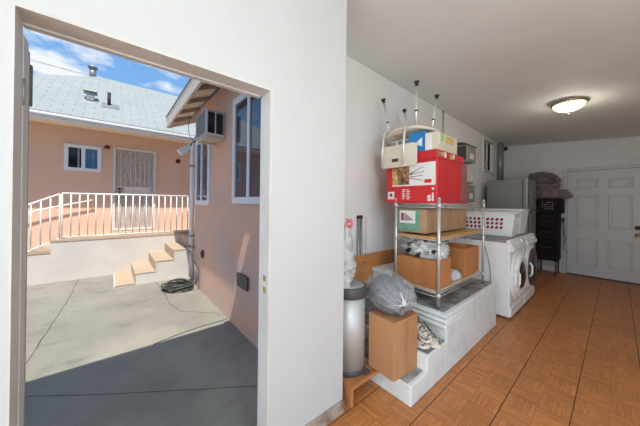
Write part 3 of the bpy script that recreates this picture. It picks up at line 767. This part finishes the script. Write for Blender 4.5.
# ------------------------------------------------------------------ laundry baskets
def basket(label, cx, cy, z0, L, D, H, rz=0, holes=True, clothes=True):
    t = thing('laundry_basket', label, 'laundry basket', (cx, cy, z0), None)
    m = B('whitep'); tp = .055           # taper
    def P(u, v, side):    # u in -1..1 along, v 0..1 up
        k = 1+tp*(v-1)*2; hl = L/2*k; hd = D/2*(1+tp*1.3*(v-1)*2)
        z = z0+.004+v*H
        return {0: Vector((cx+u*hl, cy-hd, z)), 1: Vector((cx+hl, cy+u*hd, z)), 2: Vector((cx-u*hl, cy+hd, z)), 3: Vector((cx-hl, cy-u*hd, z))}[side]
    for side in range(4):
        nc = 12 if side % 2 == 0 else 8; rows = [(0, .28), (.28, .46), (.46, .64), (.64, .82), (.82, 1)]
        for ri, (v0, v1) in enumerate(rows):
            for c in range(nc):
                u0 = -1+2*c/nc; u1 = -1+2*(c+1)/nc
                if 1 <= ri <= 3 and 1 <= c < nc-(2 if side % 2 == 0 else 1) and holes:
                    K = 16; sq = []; el = []
                    for k in range(K):
                        a = 2*PI*k/K; ca, sa = math.cos(a), math.sin(a); mx = max(abs(ca), abs(sa))
                        sq.append(P((u0+u1)/2+(u1-u0)/2*ca/mx, (v0+v1)/2+(v1-v0)/2*sa/mx, side))
                        el.append(P((u0+u1)/2+(u1-u0)/2*(.70*ca+.2*sa), (v0+v1)/2+(v1-v0)/2*.78*sa, side))
                    m.loft([sq, el], cap=False, smooth=False)
                else:
                    m.quad(P(u0, v0, side), P(u1, v0, side), P(u1, v1, side), P(u0, v1, side))
    m.quad(*[P(-1, 0, s) for s in range(4)])
    bmesh.ops.remove_doubles(m.bm, verts=m.bm.verts, dist=1e-5)
    o = part('body', m, t); sm = o.modifiers.new('Solidify', 'SOLIDIFY'); sm.thickness = .003; sm.offset = -1
    m = B('whitep'); hl, hd = L/2+.006, D/2+.006; zt = z0+H+.004
    pts = [(cx-hl, cy-hd), (cx+hl, cy-hd), (cx+hl, cy+hd), (cx-hl, cy+hd)]
    path = []
    for (x, y) in pts: path.append((x, y, zt))
    path.append(path[0]); m.tube(path, .011, 8); part('rim', m, t)
    if clothes: part('clothes', B('redm').blob((cx, cy, z0+.14), (L/2*.86, D/2*.80, .13), .12, 3, 4, 36, 20, flat=z0+.012, sup=.6), t, label='red clothes inside')
    t.rotation_euler = (0, 0, rz); return t
basket('white laundry basket with rows of oval holes and red clothes inside, on washer top', -1.13, 3.98, .902, .62, .38, .29, rz=math.radians(3))
basket('plain white laundry basket standing behind the red-filled one on dryer', -1.12, 4.46, .902, .58, .40, .33, holes=False, clothes=False)

# ------------------------------------------------------------------ fridge
t = thing('refrigerator', 'grey refrigerator with dark side beyond the dryer', 'refrigerator', (-1.3, 5.6, 0))
part('body', B('fridge').box((-1.53, 5.25, .03), (-1.02, 5.95, 1.75), .008), t)
d = part('door', B('fridge').box((-1.015, 5.25, .06), (-.955, 5.95, 1.22), .012, seg=3), t)
part('handle', B('fridge').tube([(-.952, 5.31, .7), (-.92, 5.31, .72), (-.92, 5.31, 1.14), (-.952, 5.31, 1.16)], .01, 8), d)
d = part('door', B('fridge').box((-1.015, 5.25, 1.235), (-.955, 5.95, 1.755), .012, seg=3), t)
part('handle', B('fridge').tube([(-.952, 5.31, 1.3), (-.92, 5.31, 1.32), (-.92, 5.31, 1.5), (-.952, 5.31, 1.52)], .01, 8), d)
part('door_edge', B('steel').box((-.963, 5.246, .07), (-.953, 5.254, 1.745), .002), t, label='bright metal edge')
part('kick_plate', B('dgray').box((-1.5, 5.27, 0), (-1.0, 5.93, .05), .004), t)

# ------------------------------------------------------------------ dark drawer tower with blankets
t = thing('drawer_tower', 'black plastic drawer tower against far wall left of door', 'drawers', (-.82, 6.5, 0))
X0, X1, Y0, Y1 = -1.01, -.70, 6.28, 6.70
part('frame', B('darkcab').box((X0, Y0+.02, .27), (X1, Y1, 1.42), .01).box((X0+.01, Y0, 1.16), (X1+.05, Y1, 1.44), .02), t)
for k, (z0, z1) in enumerate(((.29, .56), (.58, .85), (.87, 1.15))):
    d = part('drawer', B('darkcab').box((X0+.015, Y0-.01, z0), (X1-.015, Y0+.02, z1), .012, seg=3), t)
    part('handle', B('dgray').tube([(X0+.09, Y0-.012, z1-.035), (X0+.11, Y0-.028, z1-.04), (X1-.11, Y0-.028, z1-.04), (X1-.09, Y0-.012, z1-.035)], .006, 6), d)
for (x, y) in ((X0+.03, Y0+.04), (X1-.03, Y0+.04), (X0+.03, Y1-.04), (X1-.03, Y1-.04)):
    part('leg', B('dgray').tube([(x, y, 0), (x, y, .28)], .012, 8), t)
m = B('meter')
for r in range(4):
    for c in range(5):
        if (r*3+c*5) % 7: m.box((X0+.09+.034*c, Y0-.0015, 1.24+.04*r), (X0+.106+.034*c, Y0+.001, 1.252+.04*r))
part('printed_pattern', m, t)
single('blanket', B('fabric2').blob((-.83, 6.46, 1.53), (.25, .20, .10), .2, 2.5, 51, 44, 24, ridge=.3, sup=.8, rot=RY(math.radians(6))), 'taupe folded blanket lying directly on black drawer tower', 'blanket')
single('blanket', B('fabric2').blob((-.89, 6.46, 1.68), (.185, .17, .08), .2, 2.5, 55, 40, 22, ridge=.3), 'brown blanket in middle of the pile on drawer tower', 'blanket')
single('fur_throw', B('fabricd').blob((-.93, 6.46, 1.815), (.225, .19, .13), .18, 2.2, 59, 48, 28, ridge=.25, rot=RY(math.radians(12))), 'dark brown fluffy throw on top of the blanket pile', 'blanket')
m = B('dgray').tube([(-.665, 6.60, 1.02), (-.64, 6.6, .9), (-.66, 6.6, .75), (-.63, 6.6, .62), (-.66, 6.6, .5), (-.60, 6.62, .42)], .005, 6).tube([(-.68, 6.60, 1.0), (-.66, 6.6, .85), (-.62, 6.6, .7), (-.66, 6.6, .58)], .005, 6).tube([(-.67, 6.62, 1.06), (-.66, 6.60, 1.0)], .02, 8).tube([(-.64, 6.735, 1.06), (-.67, 6.62, 1.06)], .006, 6)
single('hanging_cord', m, 'dangling black cord between drawer tower and far door', 'cord')

# ------------------------------------------------------------------ ceiling lamps
def dome_light(label, x, y):
    z = cz(x, y); t = thing('ceiling_light', label, 'ceiling light', (x, y, z))
    part('rim', B('nickel').lathe([(.12, z+.004), (.165, z-.004), (.172, z-.022), (.160, z-.034), (.140, z-.036)], (x, y, 0), n=40), t)
    part('glass_shade', B('skylamp').lathe([(.148, z-.032), (.138, z-.062), (.105, z-.092), (.06, z-.11), (.001, z-.116)], (x, y, 0), n=40), t)
    part('finial', B('nickel').lathe([(.012, z-.112), (.014, z-.122), (.006, z-.132), (.009, z-.14), (.001, z-.146)], (x, y, 0), n=14), t)
dome_light('round dome ceiling light with metal rim, glowing warm', -.385, 4.24)

# ================================================================== OUTSIDE
GZ = -.1
m = B('ground').box((-7.4, -8, GZ-.2), (XO, 9, GZ)); gnd = struct('ground_slab', m)
g2 = B('ground').box((-30, -20, GZ-.25), (-7.4, 25, GZ-.02)); struct('ground_far', g2)
g3 = B('ground').box((XR+.1, -20, GZ-.22), (30, 25, GZ-.01)).box((XO, -20, GZ-.22), (XR+.1, YB-.1, GZ-.01)); struct('ground_drive', g3)
def crack(pts, w=.006):
    m = B('crack'); P = []
    for a, b in zip(pts[:-1], pts[1:]):
        a = Vector(a+(0,)); b = Vector(b+(0,)); n = max(2, int((b-a).length/.08))
        for i in range(n): 
            q = a.lerp(b, i/n); q += Vector((noise.noise(q*5+Vector((3, 1, 0))), noise.noise(q*5), 0))*.012; P.append(q)
    P.append(Vector(pts[-1]+(0,)))
    L = []; R = []
    for i, p in enumerate(P):
        d = (P[min(i+1, len(P)-1)]-P[max(i-1, 0)]).normalized(); nrm = Vector((-d.y, d.x, 0)); ww = w*(.6+.6*abs(noise.noise(p*11)))
        L.append(p+nrm*ww+Vector((0, 0, GZ+.0008))); R.append(p-nrm*ww+Vector((0, 0, GZ+.0008)))
    for i in range(len(P)-1): m.quad(L[i], R[i], R[i+1], L[i+1])
    part('crack', m, gnd)
crack([(-2.62, -1.2), (-2.679, -.446), (-2.35, 0), (-1.742, .879), (-1.55, 1.08)], .006)
crack([(-3.0, -.572), (-3.265, -.553), (-3.933, -.519), (-4.949, -.465), (-6.158, -.444)], .006)
crack([(-5.1, .6), (-4.553, .622), (-3.9, .62), (-3.56, .70), (-3.2, 1.05)], .006)
# stairs (rise towards the building), landing, retaining wall
m = B('yardw')
m.prism([(-6.158, .03, GZ), (-6.158, .03, GZ+.022), (-6.158, .31, GZ+.022), (-6.158, .31, .075), (-6.158, .592, .075), (-6.158, .592, .245), (-6.158, .87, .245), (-6.158, .87, .41), (-6.158, 1.155, .41), (-6.158, 1.155, .588), (-6.158, 2.0, .588), (-6.158, 2.0, GZ)], (1.0, 0, 0))
m.box((-6.3, -.80, GZ), (-6.16, 2.6, .59)); m.box((-6.3, -4, GZ), (-6.16, -.80, .42))
st = thing('yard_stairs', 'white concrete yard stairs with peach treads climbing beside retaining wall', 'stairs', (-5.6, 1.0, GZ))
part('body', m, st)
for y0, y1, z in ((.045, .312, GZ+.022), (.30, .592, .075), (.582, .872, .245), (.86, 1.16, .41), (1.15, 2.0, .59)):
    part('tread', B('treado').box((-6.158, y0, z), (-5.15, y1, z+.014), .003), st)
    if z > 0: part('riser', B('treado').box((-6.158, y0-.002, z-.17), (-5.152, y0+.012, z), .002), st)
m = B('treado').box((-7.17, -.80, .585), (-6.15, 2.6, .63), .004)
m.box((-7.17, -1.10, .40), (-6.15, -.80, .46), .004).box((-7.17, -1.4, .22), (-6.3, -1.1, .30), .004)
m.mat('yardw').box((-7.17, -4, GZ), (-6.3, 2.6, .20)).box((-7.17, -.8, .2), (-6.3, 2.6, .585)).box((-7.17, -1.1, .2), (-6.3, -.8, .4))
struct('landing_floor', m)
m = B('mauve').box((-6.12, 1.42, .66), (-5.9, 1.95, .88), .01).box((-6.14, 1.38, .606), (-5.86, 1.98, .66), .01)
single('stucco_plinth', m, 'low brown stepped wall at right end of landing behind downspout', 'wall')

def railing(label, A, Bp, drop, extra=None, post_spacing=.11, low=True, cap=.016):
    t = thing('railing', label, 'railing', (A[0], A[1], A[2]-.8))
    A = Vector(A); Bv = Vector(Bp); d = Bv-A; n = max(1, round(math.hypot(d.x, d.y)/post_spacing))
    part('top_rail', B('railw').box((0, 0, 0), (.001, .001, .001)) if False else B('railw').tube([A, Bv], cap, 8), t)
    if low:
        part('bottom_rail', B('railw').tube([A-Vector((0, 0, drop)), Bv-Vector((0, 0, drop))], .011, 8), t)
        for k in range(n+1):
            p = A+d*(k/n); part('baluster', B('railw').tube([p-Vector((0, 0, drop+(.06 if k in (0, n) else 0))), p], .011, 6), t)
    return t
railing('white metal railing with thin balusters along landing edge', (-6.19, -.67, 1.425), (-6.19, 1.30, 1.425), .765)
railing('white sloping stair railing going down to left of landing', (-6.19, -.70, 1.41), (-6.19, -1.9, .78), .765)
t = thing('handrail', 'white sloping handrail fixed to salmon house wall', 'handrail', (-7.1, -.8, 1.2))
part('rail', B('railw').tube([(-7.06, -1.9, .74), (-7.06, -1.05, 1.12), (-7.06, -.32, 1.315)], .016, 8), t)
for p in ((-7.06, -1.6, .875), (-7.06, -.36, 1.30)): part('bracket', B('railw').tube([p, (p[0]-.108, p[1], p[2]-.02)], .008, 6), t)

# salmon house across
HX = -7.17
h = thing('house', 'salmon stucco house with pale green shingle roof across the yard', 'house', (-9, 1, GZ))
part('wall', B('salmon').box((-11.8, -2.9, GZ), (HX, 8, 2.95)), h)
EX, EZ, RXX, RZZ, RY_ = -6.41, 2.84, -9.5, 4.84, -.30
a = Vector((EX, RY_-(EX-RXX), EZ)); b_ = Vector((EX, 9, EZ)); c_ = Vector((RXX, 9, RZZ)); d_ = Vector((RXX, RY_, RZZ)); e_ = Vector((2*RXX-EX, a.y, EZ)); f2 = Vector((2*RXX-EX, 9, EZ))
m = B('roof'); m.quad(a, b_, c_, d_); m.bm.faces.new([m.bm.verts.new(p) for p in (a, d_, e_)]); m.quad(e_, d_, c_, f2)
m.mat('soffit').quad(a-Vector((0, 0, .03)), b_-Vector((0, 0, .03)), Vector((-7.25, 9, EZ-.03)), Vector((-7.25, a.y, EZ-.03)))
part('roof', m, h)
m = B('fasciaw').box((EX-.01, a.y, EZ-.115), (EX+.02, 9, EZ+.0), .004).box((EX+.02, a.y, EZ-.06), (EX+.07, 9, EZ-.01), .012)
m.mat('meter').box((EX-.03, a.y, EZ+.002), (EX+.045, 9, EZ+.012)); part('gutter', m, h)
# window
m = B('winw'); y0, y1, z0, z1 = -.76, -.19, 1.915, 2.455
frame(m, 'x', HX-.01, HX+.035, y0, y1, z0, z1, .065, .005); m.box((HX-.01, -.505, z0+.065), (HX+.03, -.445, z1-.065), .004)
w = part('window', m, h)
part('pane', B('glassd').box((HX, y0+.06, z0+.06), (HX+.006, -.50, z1-.06)), w, label='dark left pane'); part('pane', B('glassb').box((HX, -.45, z0+.06), (HX+.008, y1-.06, z1-.06)), w, label='blue right pane')
part('pane_bar', B('meter').box((HX+.008, -.56, z0+.06), (HX+.018, -.535, z1-.06)).box((HX+.008, -.33, z0+.1), (HX+.014, -.32, z1-.1)), w)
# security door
m = B('curtain').box((HX, .06, .64), (HX+.012, .76, 2.47)); sd = part('door', m, h, label='weathered grey-brown door behind white bars')
m = B('bars')
frame(m, 'x', HX, HX+.05, .0, .80, .64, 2.50, .05, .003)
for p, q in (((HX+.015, .055, 1.44), (HX+.04, .745, 1.50)), ((HX+.015, .055, 1.60), (HX+.04, .745, 1.63)), ((HX+.01, .055, 1.42), (HX+.012, .745, 1.43))): m.box(p, q, .003)
for k in range(7):
    yy = .14+k*.088; m.tube([(HX+.03, yy, .68), (HX+.03, yy, 1.45)], .007, 6).tube([(HX+.03, yy, 1.61), (HX+.03, yy, 2.46)], .007, 6)
m.prism([(HX+.016, .20, 1.50), (HX+.016, .74, 1.50), (HX+.016, .66, 1.60), (HX+.016, .20, 1.60)], (.012, 0, 0))
part('security_grille', m, sd)
part('door_lock', B('dgray').lathe([(.028, 0), (.024, .02), (.001, .03)], (HX+.045, .12, 1.575), 'x', 14).lathe([(.024, 0), (.02, .02), (.001, .03)], (HX+.045, .12, 1.49), 'x', 14), sd)
t = thing('porch_lamp', 'small dark porch lamp on salmon wall between window and door', 'lamp', (HX+.05, -.10, 2.43))
part('backplate', B('rust').lathe([(.045, 0), (.04, .015), (.001, .02)], (HX, -.10, 2.48), 'x', 16), t); part('lamp_shade', B('rust').lathe([(.02, -.0), (.055, -.03), (.05, -.06), (.001, -.07)], (HX+.07, -.10, 2.50), n=16), t); part('arm', B('rust').tube([(HX+.01, -.1, 2.48), (HX+.07, -.1, 2.50)], .01, 8), t)
single('wall_disc', B('rust').lathe([(.055, 0), (.05, .02), (.03, .025), (.001, .028)], (HX+.001, 1.27, 2.33), 'x', 18), 'round brown electrical cover on salmon wall right of barred door', 'cover')
# roof fittings
t = thing('roof_vent', 'square low metal vent near the eave of green roof', 'roof vent', (-7.48, -.40, 3.55))
part('base', B('galv').box((-7.56, -.46, 3.50), (-7.40, -.33, 3.68), .005), t); part('cap', B('galv').box((-7.60, -.51, 3.68), (-7.36, -.28, 3.705), .008), t)
t = thing('vent_stack', 'black pipe stack on green roof right of square vent', 'vent pipe', (-7.7, -.07, 3.62))
part('pipe', B('black').tube([(-7.36, -.08, 3.42), (-7.36, -.08, 3.74)], .032, 14), t); part('flashing', B('galv').box((-7.92, -.20, -.004), (-7.52, .06, .004), 0) if False else B('galv').loft([[(x_, y_, 2.84+.6472*(-6.41-x_)+dz_) for x_, y_ in ((-7.18, -.20), (-7.18, .10), (-7.44, .10), (-7.44, -.20))] for dz_ in (.0, .014)], smooth=False), t)
t = thing('roof_chimney', 'capped white flue pipe standing on the roof ridge', 'chimney', (-9.5, -.47, 4.75))
part('pipe', B('galv').tube([(-9.5, -.46, 4.70), (-9.5, -.46, 5.06)], .075, 16), t); part('cap', B('galv').lathe([(.08, 5.02), (.115, 5.03), (.115, 5.07), (.05, 5.11), (.001, 5.11)], (-9.5, -.46, 0), n=18), t)

# mauve building wing on right, with eave
YW = 1.08; CX = -4.63
wg = thing('house', 'mauve stucco building wing with air conditioner and windows at right of yard', 'house', (-3, 1.2, GZ))
part('wall', B('mauve').box((CX, YW, GZ), (-1.76, 4.2, 2.80)).box((-1.76, YW, GZ), (XO-.002, 1.088, 2.80)), wg)
EYF = .75; EZB = 2.625
m = B('fascia').box((-5.22, EYF-.02, EZB), (-1.65, EYF+.012, EZB+.19), .004); part('fascia', m, wg)
m = B('fascia').prism([(-5.22, EYF+.014, EZB), (-5.22, EYF+.014, EZB+.19), (-5.22, 2.6, EZB+1.0), (-5.22, 2.6, EZB+.8)], (.035, 0, 0)); part('rake_board', m, wg)
m = B('soffit'); SL = .42
for k in range(4):
    ya = EYF+.014+.083*k; yb2 = ya+.079; xe = -1.65 if k == 0 else -1.40
    za = EZB+.10+SL*(ya-EYF); zb = EZB+.10+SL*(yb2-EYF)
    m.prism([(-5.185, ya, za), (-5.185, yb2, zb), (-5.185, yb2, zb+.015), (-5.185, ya, za+.015)], (5.185+xe, 0, 0))
part('soffit', m, wg)
for k in range(7):
    x = -5.02+k*.55
    if x > -1.7: break
    ya, yb2 = EYF+.014, YW+.015
    part('rafter', B('rafter').prism([(x, ya, EZB+.045), (x, ya, EZB+.098), (x, yb2, EZB+.098+SL*(yb2-EYF)), (x, yb2, EZB+.045+SL*(yb2-EYF))], (.045, 0, 0)), wg)
m = B('roof').loft([[(-5.24, EYF-.03, EZB+.19), (-1.65, EYF-.03, EZB+.19), (-1.65, 4.3, EZB+1.70), (-5.24, 4.3, EZB+1.70)], [(-5.24, EYF-.03, EZB+.205), (-1.65, EYF-.03, EZB+.205), (-1.65, 4.3, EZB+1.715), (-5.24, 4.3, EZB+1.715)]], smooth=False)
m.loft([[(-1.65, .80, EZB+.21), (-1.40, .80, EZB+.21), (-1.40, 4.3, EZB+1.70), (-1.65, 4.3, EZB+1.70)], [(-1.65, .80, EZB+.225), (-1.40, .80, EZB+.225), (-1.40, 4.3, EZB+1.715), (-1.65, 4.3, EZB+1.715)]], smooth=False)
part('roof', m, wg)
# windows of wing
def wing_window(x0, x1, z0, z1, mull, ins=.07):
    m = B('winw'); f = ins
    frame(m, 'y', YW-.03, YW+.01, x0, x1, z0, z1, f); m.box((mull-.03, YW-.026, z0+f), (mull+.03, YW+.01, z1-f), .004)
    w = part('window', m, wg)
    part('pane', B('glass').box((x0+f, YW-.012, z0+f), (mull-.03, YW-.006, z1-f)), w); part('pane', B('glass').box((mull+.03, YW-.012, z0+f), (x1-f, YW-.006, z1-f)), w)
    return w
w = wing_window(-2.84, -1.84, 1.285, 2.47, -2.42)
wing_window(-4.50, -3.75, 1.255, 2.30, -4.16)
# window air conditioner
t = thing('air_conditioner', 'grey window air conditioner jutting from mauve wall under eave', 'air conditioner', (-3.36, .96, 2.12))
AX0, AX1, AY0, AZ0, AZ1 = -3.60, -3.19, .85, 2.118, 2.43
part('casing', B('acw').box((AX0, AY0, AZ0), (AX1, YW+.0, AZ1), .008), t)
m = B('dgray')
for k in range(14): m.box((AX0+.02, AY0-.003, AZ0+.03+.019*k), (AX1-.02, AY0+.002, AZ0+.040+.019*k))
part('front_louvres', m, t)
m = B('glassd').box((AX1-.002, AY0+.03, AZ0+.03), (AX1+.003, AY0+.11, AZ1-.03)).box((AX1-.002, AY0+.125, AZ0+.03), (AX1+.003, AY0+.205, AZ1-.03)); part('side_vent', m, t)
m = B('winw').box((AX1, AY0+.0, AZ0), (AX1+.007, AY0+.025, AZ1), .002).box((AX1, AY0+.112, AZ0+.02), (AX1+.006, AY0+.123, AZ1-.02), .001).box((AX1, AY0, AZ0), (AX1+.006, YW, AZ0+.025), .002); part('side_frame', m, t)
part('tray', B('acb').box((AX0-.01, AY0+.01, AZ0-.03), (AX1+.01, YW, AZ0-.002), .004).box((AX0+.1, AY0+.03, AZ0-.05), (AX0+.13, YW, AZ0-.03), .003), t)
# wall cap / pipe hole, plate
single('wall_vent', B('rust').lathe([(.065, 0), (.06, -.02), (.045, -.026), (.04, -.01), (.001, -.01)], (-4.09, YW-.001, .50), 'y', 20), 'round rusty pipe cap low on mauve wall near hose', 'vent cap')
t = thing('cover_plate', 'dark square metal plate low on mauve wall beside doorway', 'plate', (-2.53, YW-.01, .40))
part('plate', B('dgray').box((-2.67, YW-.03, .395), (-2.40, YW-.012, .54), .003), t); part('mounting', B('galv').box((-2.66, YW-.012, .43), (-2.64, YW, .51)).box((-2.43, YW-.012, .43), (-2.41, YW, .51)), t)
# downspout and security light at corner
t = thing('downspout', 'white vertical pipe at outer corner of mauve wall', 'pipe', (-4.70, 1.06, GZ))
part('pipe', B('winw').tube([(-4.69, 1.05, GZ+.12), (-4.69, 1.05, 2.20), (-4.72, 1.10, 2.34), (-4.72, 1.12, 2.45)], .036, 14), t)
for z in (.7, 1.9): part('strap', B('galv').box((-4.735, 1.01, z), (-4.645, 1.09, z+.03), .003), t)
t = thing('flood_light', 'white tilted flood light fixed near top of corner pipe', 'light', (-4.76, .98, 2.16))
rotm = RX(math.radians(-38))
part('housing', B('whitep').box((-4.86, .84, 2.15), (-4.74, 1.07, 2.26), .012, rot=RX(math.radians(38))), t)
part('bracket', B('dgray').tube([(-4.77, 1.02, 2.26), (-4.73, 1.06, 2.32), (-4.66, 1.09, 2.34)], .018, 8).tube([(-4.74, 1.0, 2.2), (-4.70, 1.04, 2.12), (-4.68, 1.07, 2.2)], .006, 6), t)
part('cable', B('dgray').tube([(-4.70, 1.07, 2.34), (-4.72, 1.0, 2.45), (-4.70, .98, 2.6), (-4.66, 1.0, 2.74)], .005, 6), t)
# hose
t = thing('faucet', 'small brass wall tap at foot of the corner pipe', 'tap', (-4.62, 1.03, .52))
part('spigot', B('galv').tube([(-4.60, 1.08, .54), (-4.60, 1.0, .54), (-4.60, .975, .515)], .013, 10), t); part('handle', B('rust').lathe([(.03, 0), (.03, .01)], (-4.60, 1.0, .56), n=10), t)
t = thing('garden_hose', 'dark coiled garden hose on concrete at corner of mauve wall', 'hose', (-4.72, .80, GZ))
pts = []; turns = 7; hc = Vector((-4.54, .83, GZ))
for i in range(turns*30):
    a = 2*PI*i/30; k = i/(turns*30)
    rr = .255-.09*((k*3) % 1)+.01*math.sin(a*3+k*20)
    pts.append(hc+Vector((rr*math.cos(a)*1.0+.015*math.sin(k*19), rr*math.sin(a)*.86+.01*math.cos(k*31), .013+.085*k+.006*math.sin(a*2+k*9))))
end = pts[-1]
pts += [Vector((-4.27, .93, -.02)), Vector((-4.21, 1.01, .04)), Vector((-4.19, 1.045, .13)), Vector((-4.21, 1.05, .22)), Vector((-4.30, 1.05, .28)), Vector((-4.43, 1.04, .33)), Vector((-4.54, 1.02, .42)), Vector((-4.60, .985, .50))]
part('coil', B('hose').tube(pts, .0125, 8), t)
single('ground_cable', B('hose').tube([(-3.0, 1.07, GZ+.004), (-2.985, 1.0, GZ+.004), (-2.99, .767, GZ+.004), (-2.96, .563, GZ+.004), (-2.93, .42, GZ+.004), (-2.90, .32, GZ+.004)], .0035, 6), 'thin dark cable lying on concrete at foot of mauve wall', 'cable')

# garage roof (casts the yard shadow)
m = B('fascia').box((-1.355, -6, 2.93), (XR+.3, .55, 2.98)).box((-1.385, .55, 2.93), (XR+.3, YF+.3, 2.98)); struct('roof_slab', m)

# overhead wires far behind the house
def unproj(px, py, X):
    d = r_*((px-320)/248.5)+u_*(-(py-202.64)/248.5)+f_; k = X/d.x
    return Vector((0, 0, 1.3))+d*k
for (p, q, lab) in (((10, 52.5), (83, 75), 'lowest thin power line in sky above the green roof'), ((36, 30), (160, 68), 'topmost thin power line crossing the sky'), ((20, 58), (172, 95), 'middle thin power line running down to right behind the roof')):
    A = unproj(*p, -15); Bq = unproj(*q, -15); d = (Bq-A).normalized()
    single('power_line', B('wire').tube([A-d*3, Bq+d*4], .006, 6), lab, 'power line', 'power lines over the roof')

# ------------------------------------------------------------------ sky and lights
w = bpy.data.worlds.new('sky'); scene.world = w; w.use_nodes = True
nt = w.node_tree; nt.nodes.clear(); N = nt.nodes.new; Lk = nt.links.new
tc = N('ShaderNodeTexCoord'); sep = N('ShaderNodeSeparateXYZ'); Lk(tc.outputs['Generated'], sep.inputs[0])
cr = N('ShaderNodeValToRGB'); Lk(sep.outputs[2], cr.inputs[0]); e = cr.color_ramp.elements
e[0].position = 0; e[0].color = (.50, .64, .86, 1); e[1].position = .75; e[1].color = (.11, .29, .68, 1)
k = e.new(.25); k.color = (.25, .52, .93, 1)
mp = N('ShaderNodeMapping'); mp.inputs['Scale'].default_value = (1, 1, 2.6); mp.inputs['Location'].default_value = (.35, .2, .1); Lk(tc.outputs['Generated'], mp.inputs[0])
nz = N('ShaderNodeTexNoise'); nz.inputs['Scale'].default_value = 7; nz.inputs['Detail'].default_value = 7; nz.inputs['Roughness'].default_value = .55; Lk(mp.outputs[0], nz.inputs['Vector'])
acc = nz.outputs['Fac']
for d3, r0, amp in (((-.920, -.125, .368), .9915, .17), ((-.9265, -.01, .374), .9982, .14), ((-.45, -.75, .45), .93, .1), ((.3, -.6, .6), .9, .1)):
    dv = Vector(d3).normalized(); dt = N('ShaderNodeVectorMath'); dt.operation = 'DOT_PRODUCT'; Lk(tc.outputs['Generated'], dt.inputs[0]); dt.inputs[1].default_value = dv
    m2 = N('ShaderNodeMapRange'); m2.inputs[1].default_value = r0; m2.inputs[2].default_value = 1; m2.inputs[4].default_value = amp; Lk(dt.outputs['Value'], m2.inputs[0])
    ad = N('ShaderNodeMath'); ad.operation = 'ADD'; Lk(acc, ad.inputs[0]); Lk(m2.outputs[0], ad.inputs[1]); acc = ad.outputs[0]
mr = N('ShaderNodeMapRange'); mr.inputs[1].default_value = .53; mr.inputs[2].default_value = .68; Lk(acc, mr.inputs[0])
mx = N('ShaderNodeMix'); mx.data_type = 'RGBA'; Lk(mr.outputs[0], mx.inputs[0]); Lk(cr.outputs[0], mx.inputs[6]); mx.inputs[7].default_value = (.92, .96, 1, 1)
bg = N('ShaderNodeBackground'); bg.inputs[1].default_value = 1.0; Lk(mx.outputs[2], bg.inputs[0]); ow = N('ShaderNodeOutputWorld'); Lk(bg.outputs[0], ow.inputs[0])

def light(name, kind, loc, energy, color=(1, 1, 1), **kw):
    l = bpy.data.lights.new(name, kind); l.energy = energy; l.color = color
    for k, v in kw.items(): setattr(l, k, v)
    o = bpy.data.objects.new(name, l); COL.objects.link(o); o.location = loc; return o
sd_ = Vector((.505, -.150, 1)).normalized()
s = light('sun', 'SUN', (0, 0, 10), 5.5, (1, .95, .86), angle=math.radians(.5)); s.rotation_euler = sd_.to_track_quat('Z', 'Y').to_euler()
# area fills added in invented, unseen right and back doorways to brighten the room
a = light('added_side_fill', 'AREA', (XR+.05, .4, 1.15), 27, (.865, .972, 1), shape='RECTANGLE', size=2.1, size_y=2.9)
a.rotation_euler = (0, PI/2, 0)
a = light('added_back_fill', 'AREA', (.15, YB-.05, 1.1), 56, (.865, .972, 1), shape='RECTANGLE', size=2.0, size_y=2.1)
a.rotation_euler = (PI/2, 0, 0)
# unseen pendant fixture, added to carry a fill light for walls and ceiling
px_, py_ = .9, .15; pz_ = cz(px_, py_)
t = thing('added_pendant', 'added pendant with fill bulb, hanging out of view in near part of room', 'ceiling light', (px_, py_, pz_))
part('cord', B('black').tube([(px_, py_, 2.15), (px_, py_, pz_)], .004, 6).lathe([(.05, pz_-.03), (.055, pz_-.005), (.05, pz_)], (px_, py_, 0), n=20), t)
part('socket', B('black').lathe([(.02, 2.09), (.026, 2.10), (.02, 2.16), (.004, 2.17)], (px_, py_, 0), n=16), t)
l = light('added_pendant_fill', 'POINT', (px_, py_, 1.95), 56, (.875, .975, 1), shadow_soft_size=.12)  # out-of-view fill added to light walls, ceiling and floor
l = light('dome_bulb', 'POINT', (-.385, 4.24, cz(-.385, 4.24)-.17), 5, (1, .9, .72), shadow_soft_size=.05)

vs = scene.view_settings; vs.view_transform = 'Standard'; vs.look = 'None'; vs.exposure = 0; vs.gamma = 1; vs.use_curve_mapping = False
scene.cycles.max_bounces = 8; scene.cycles.diffuse_bounces = 6
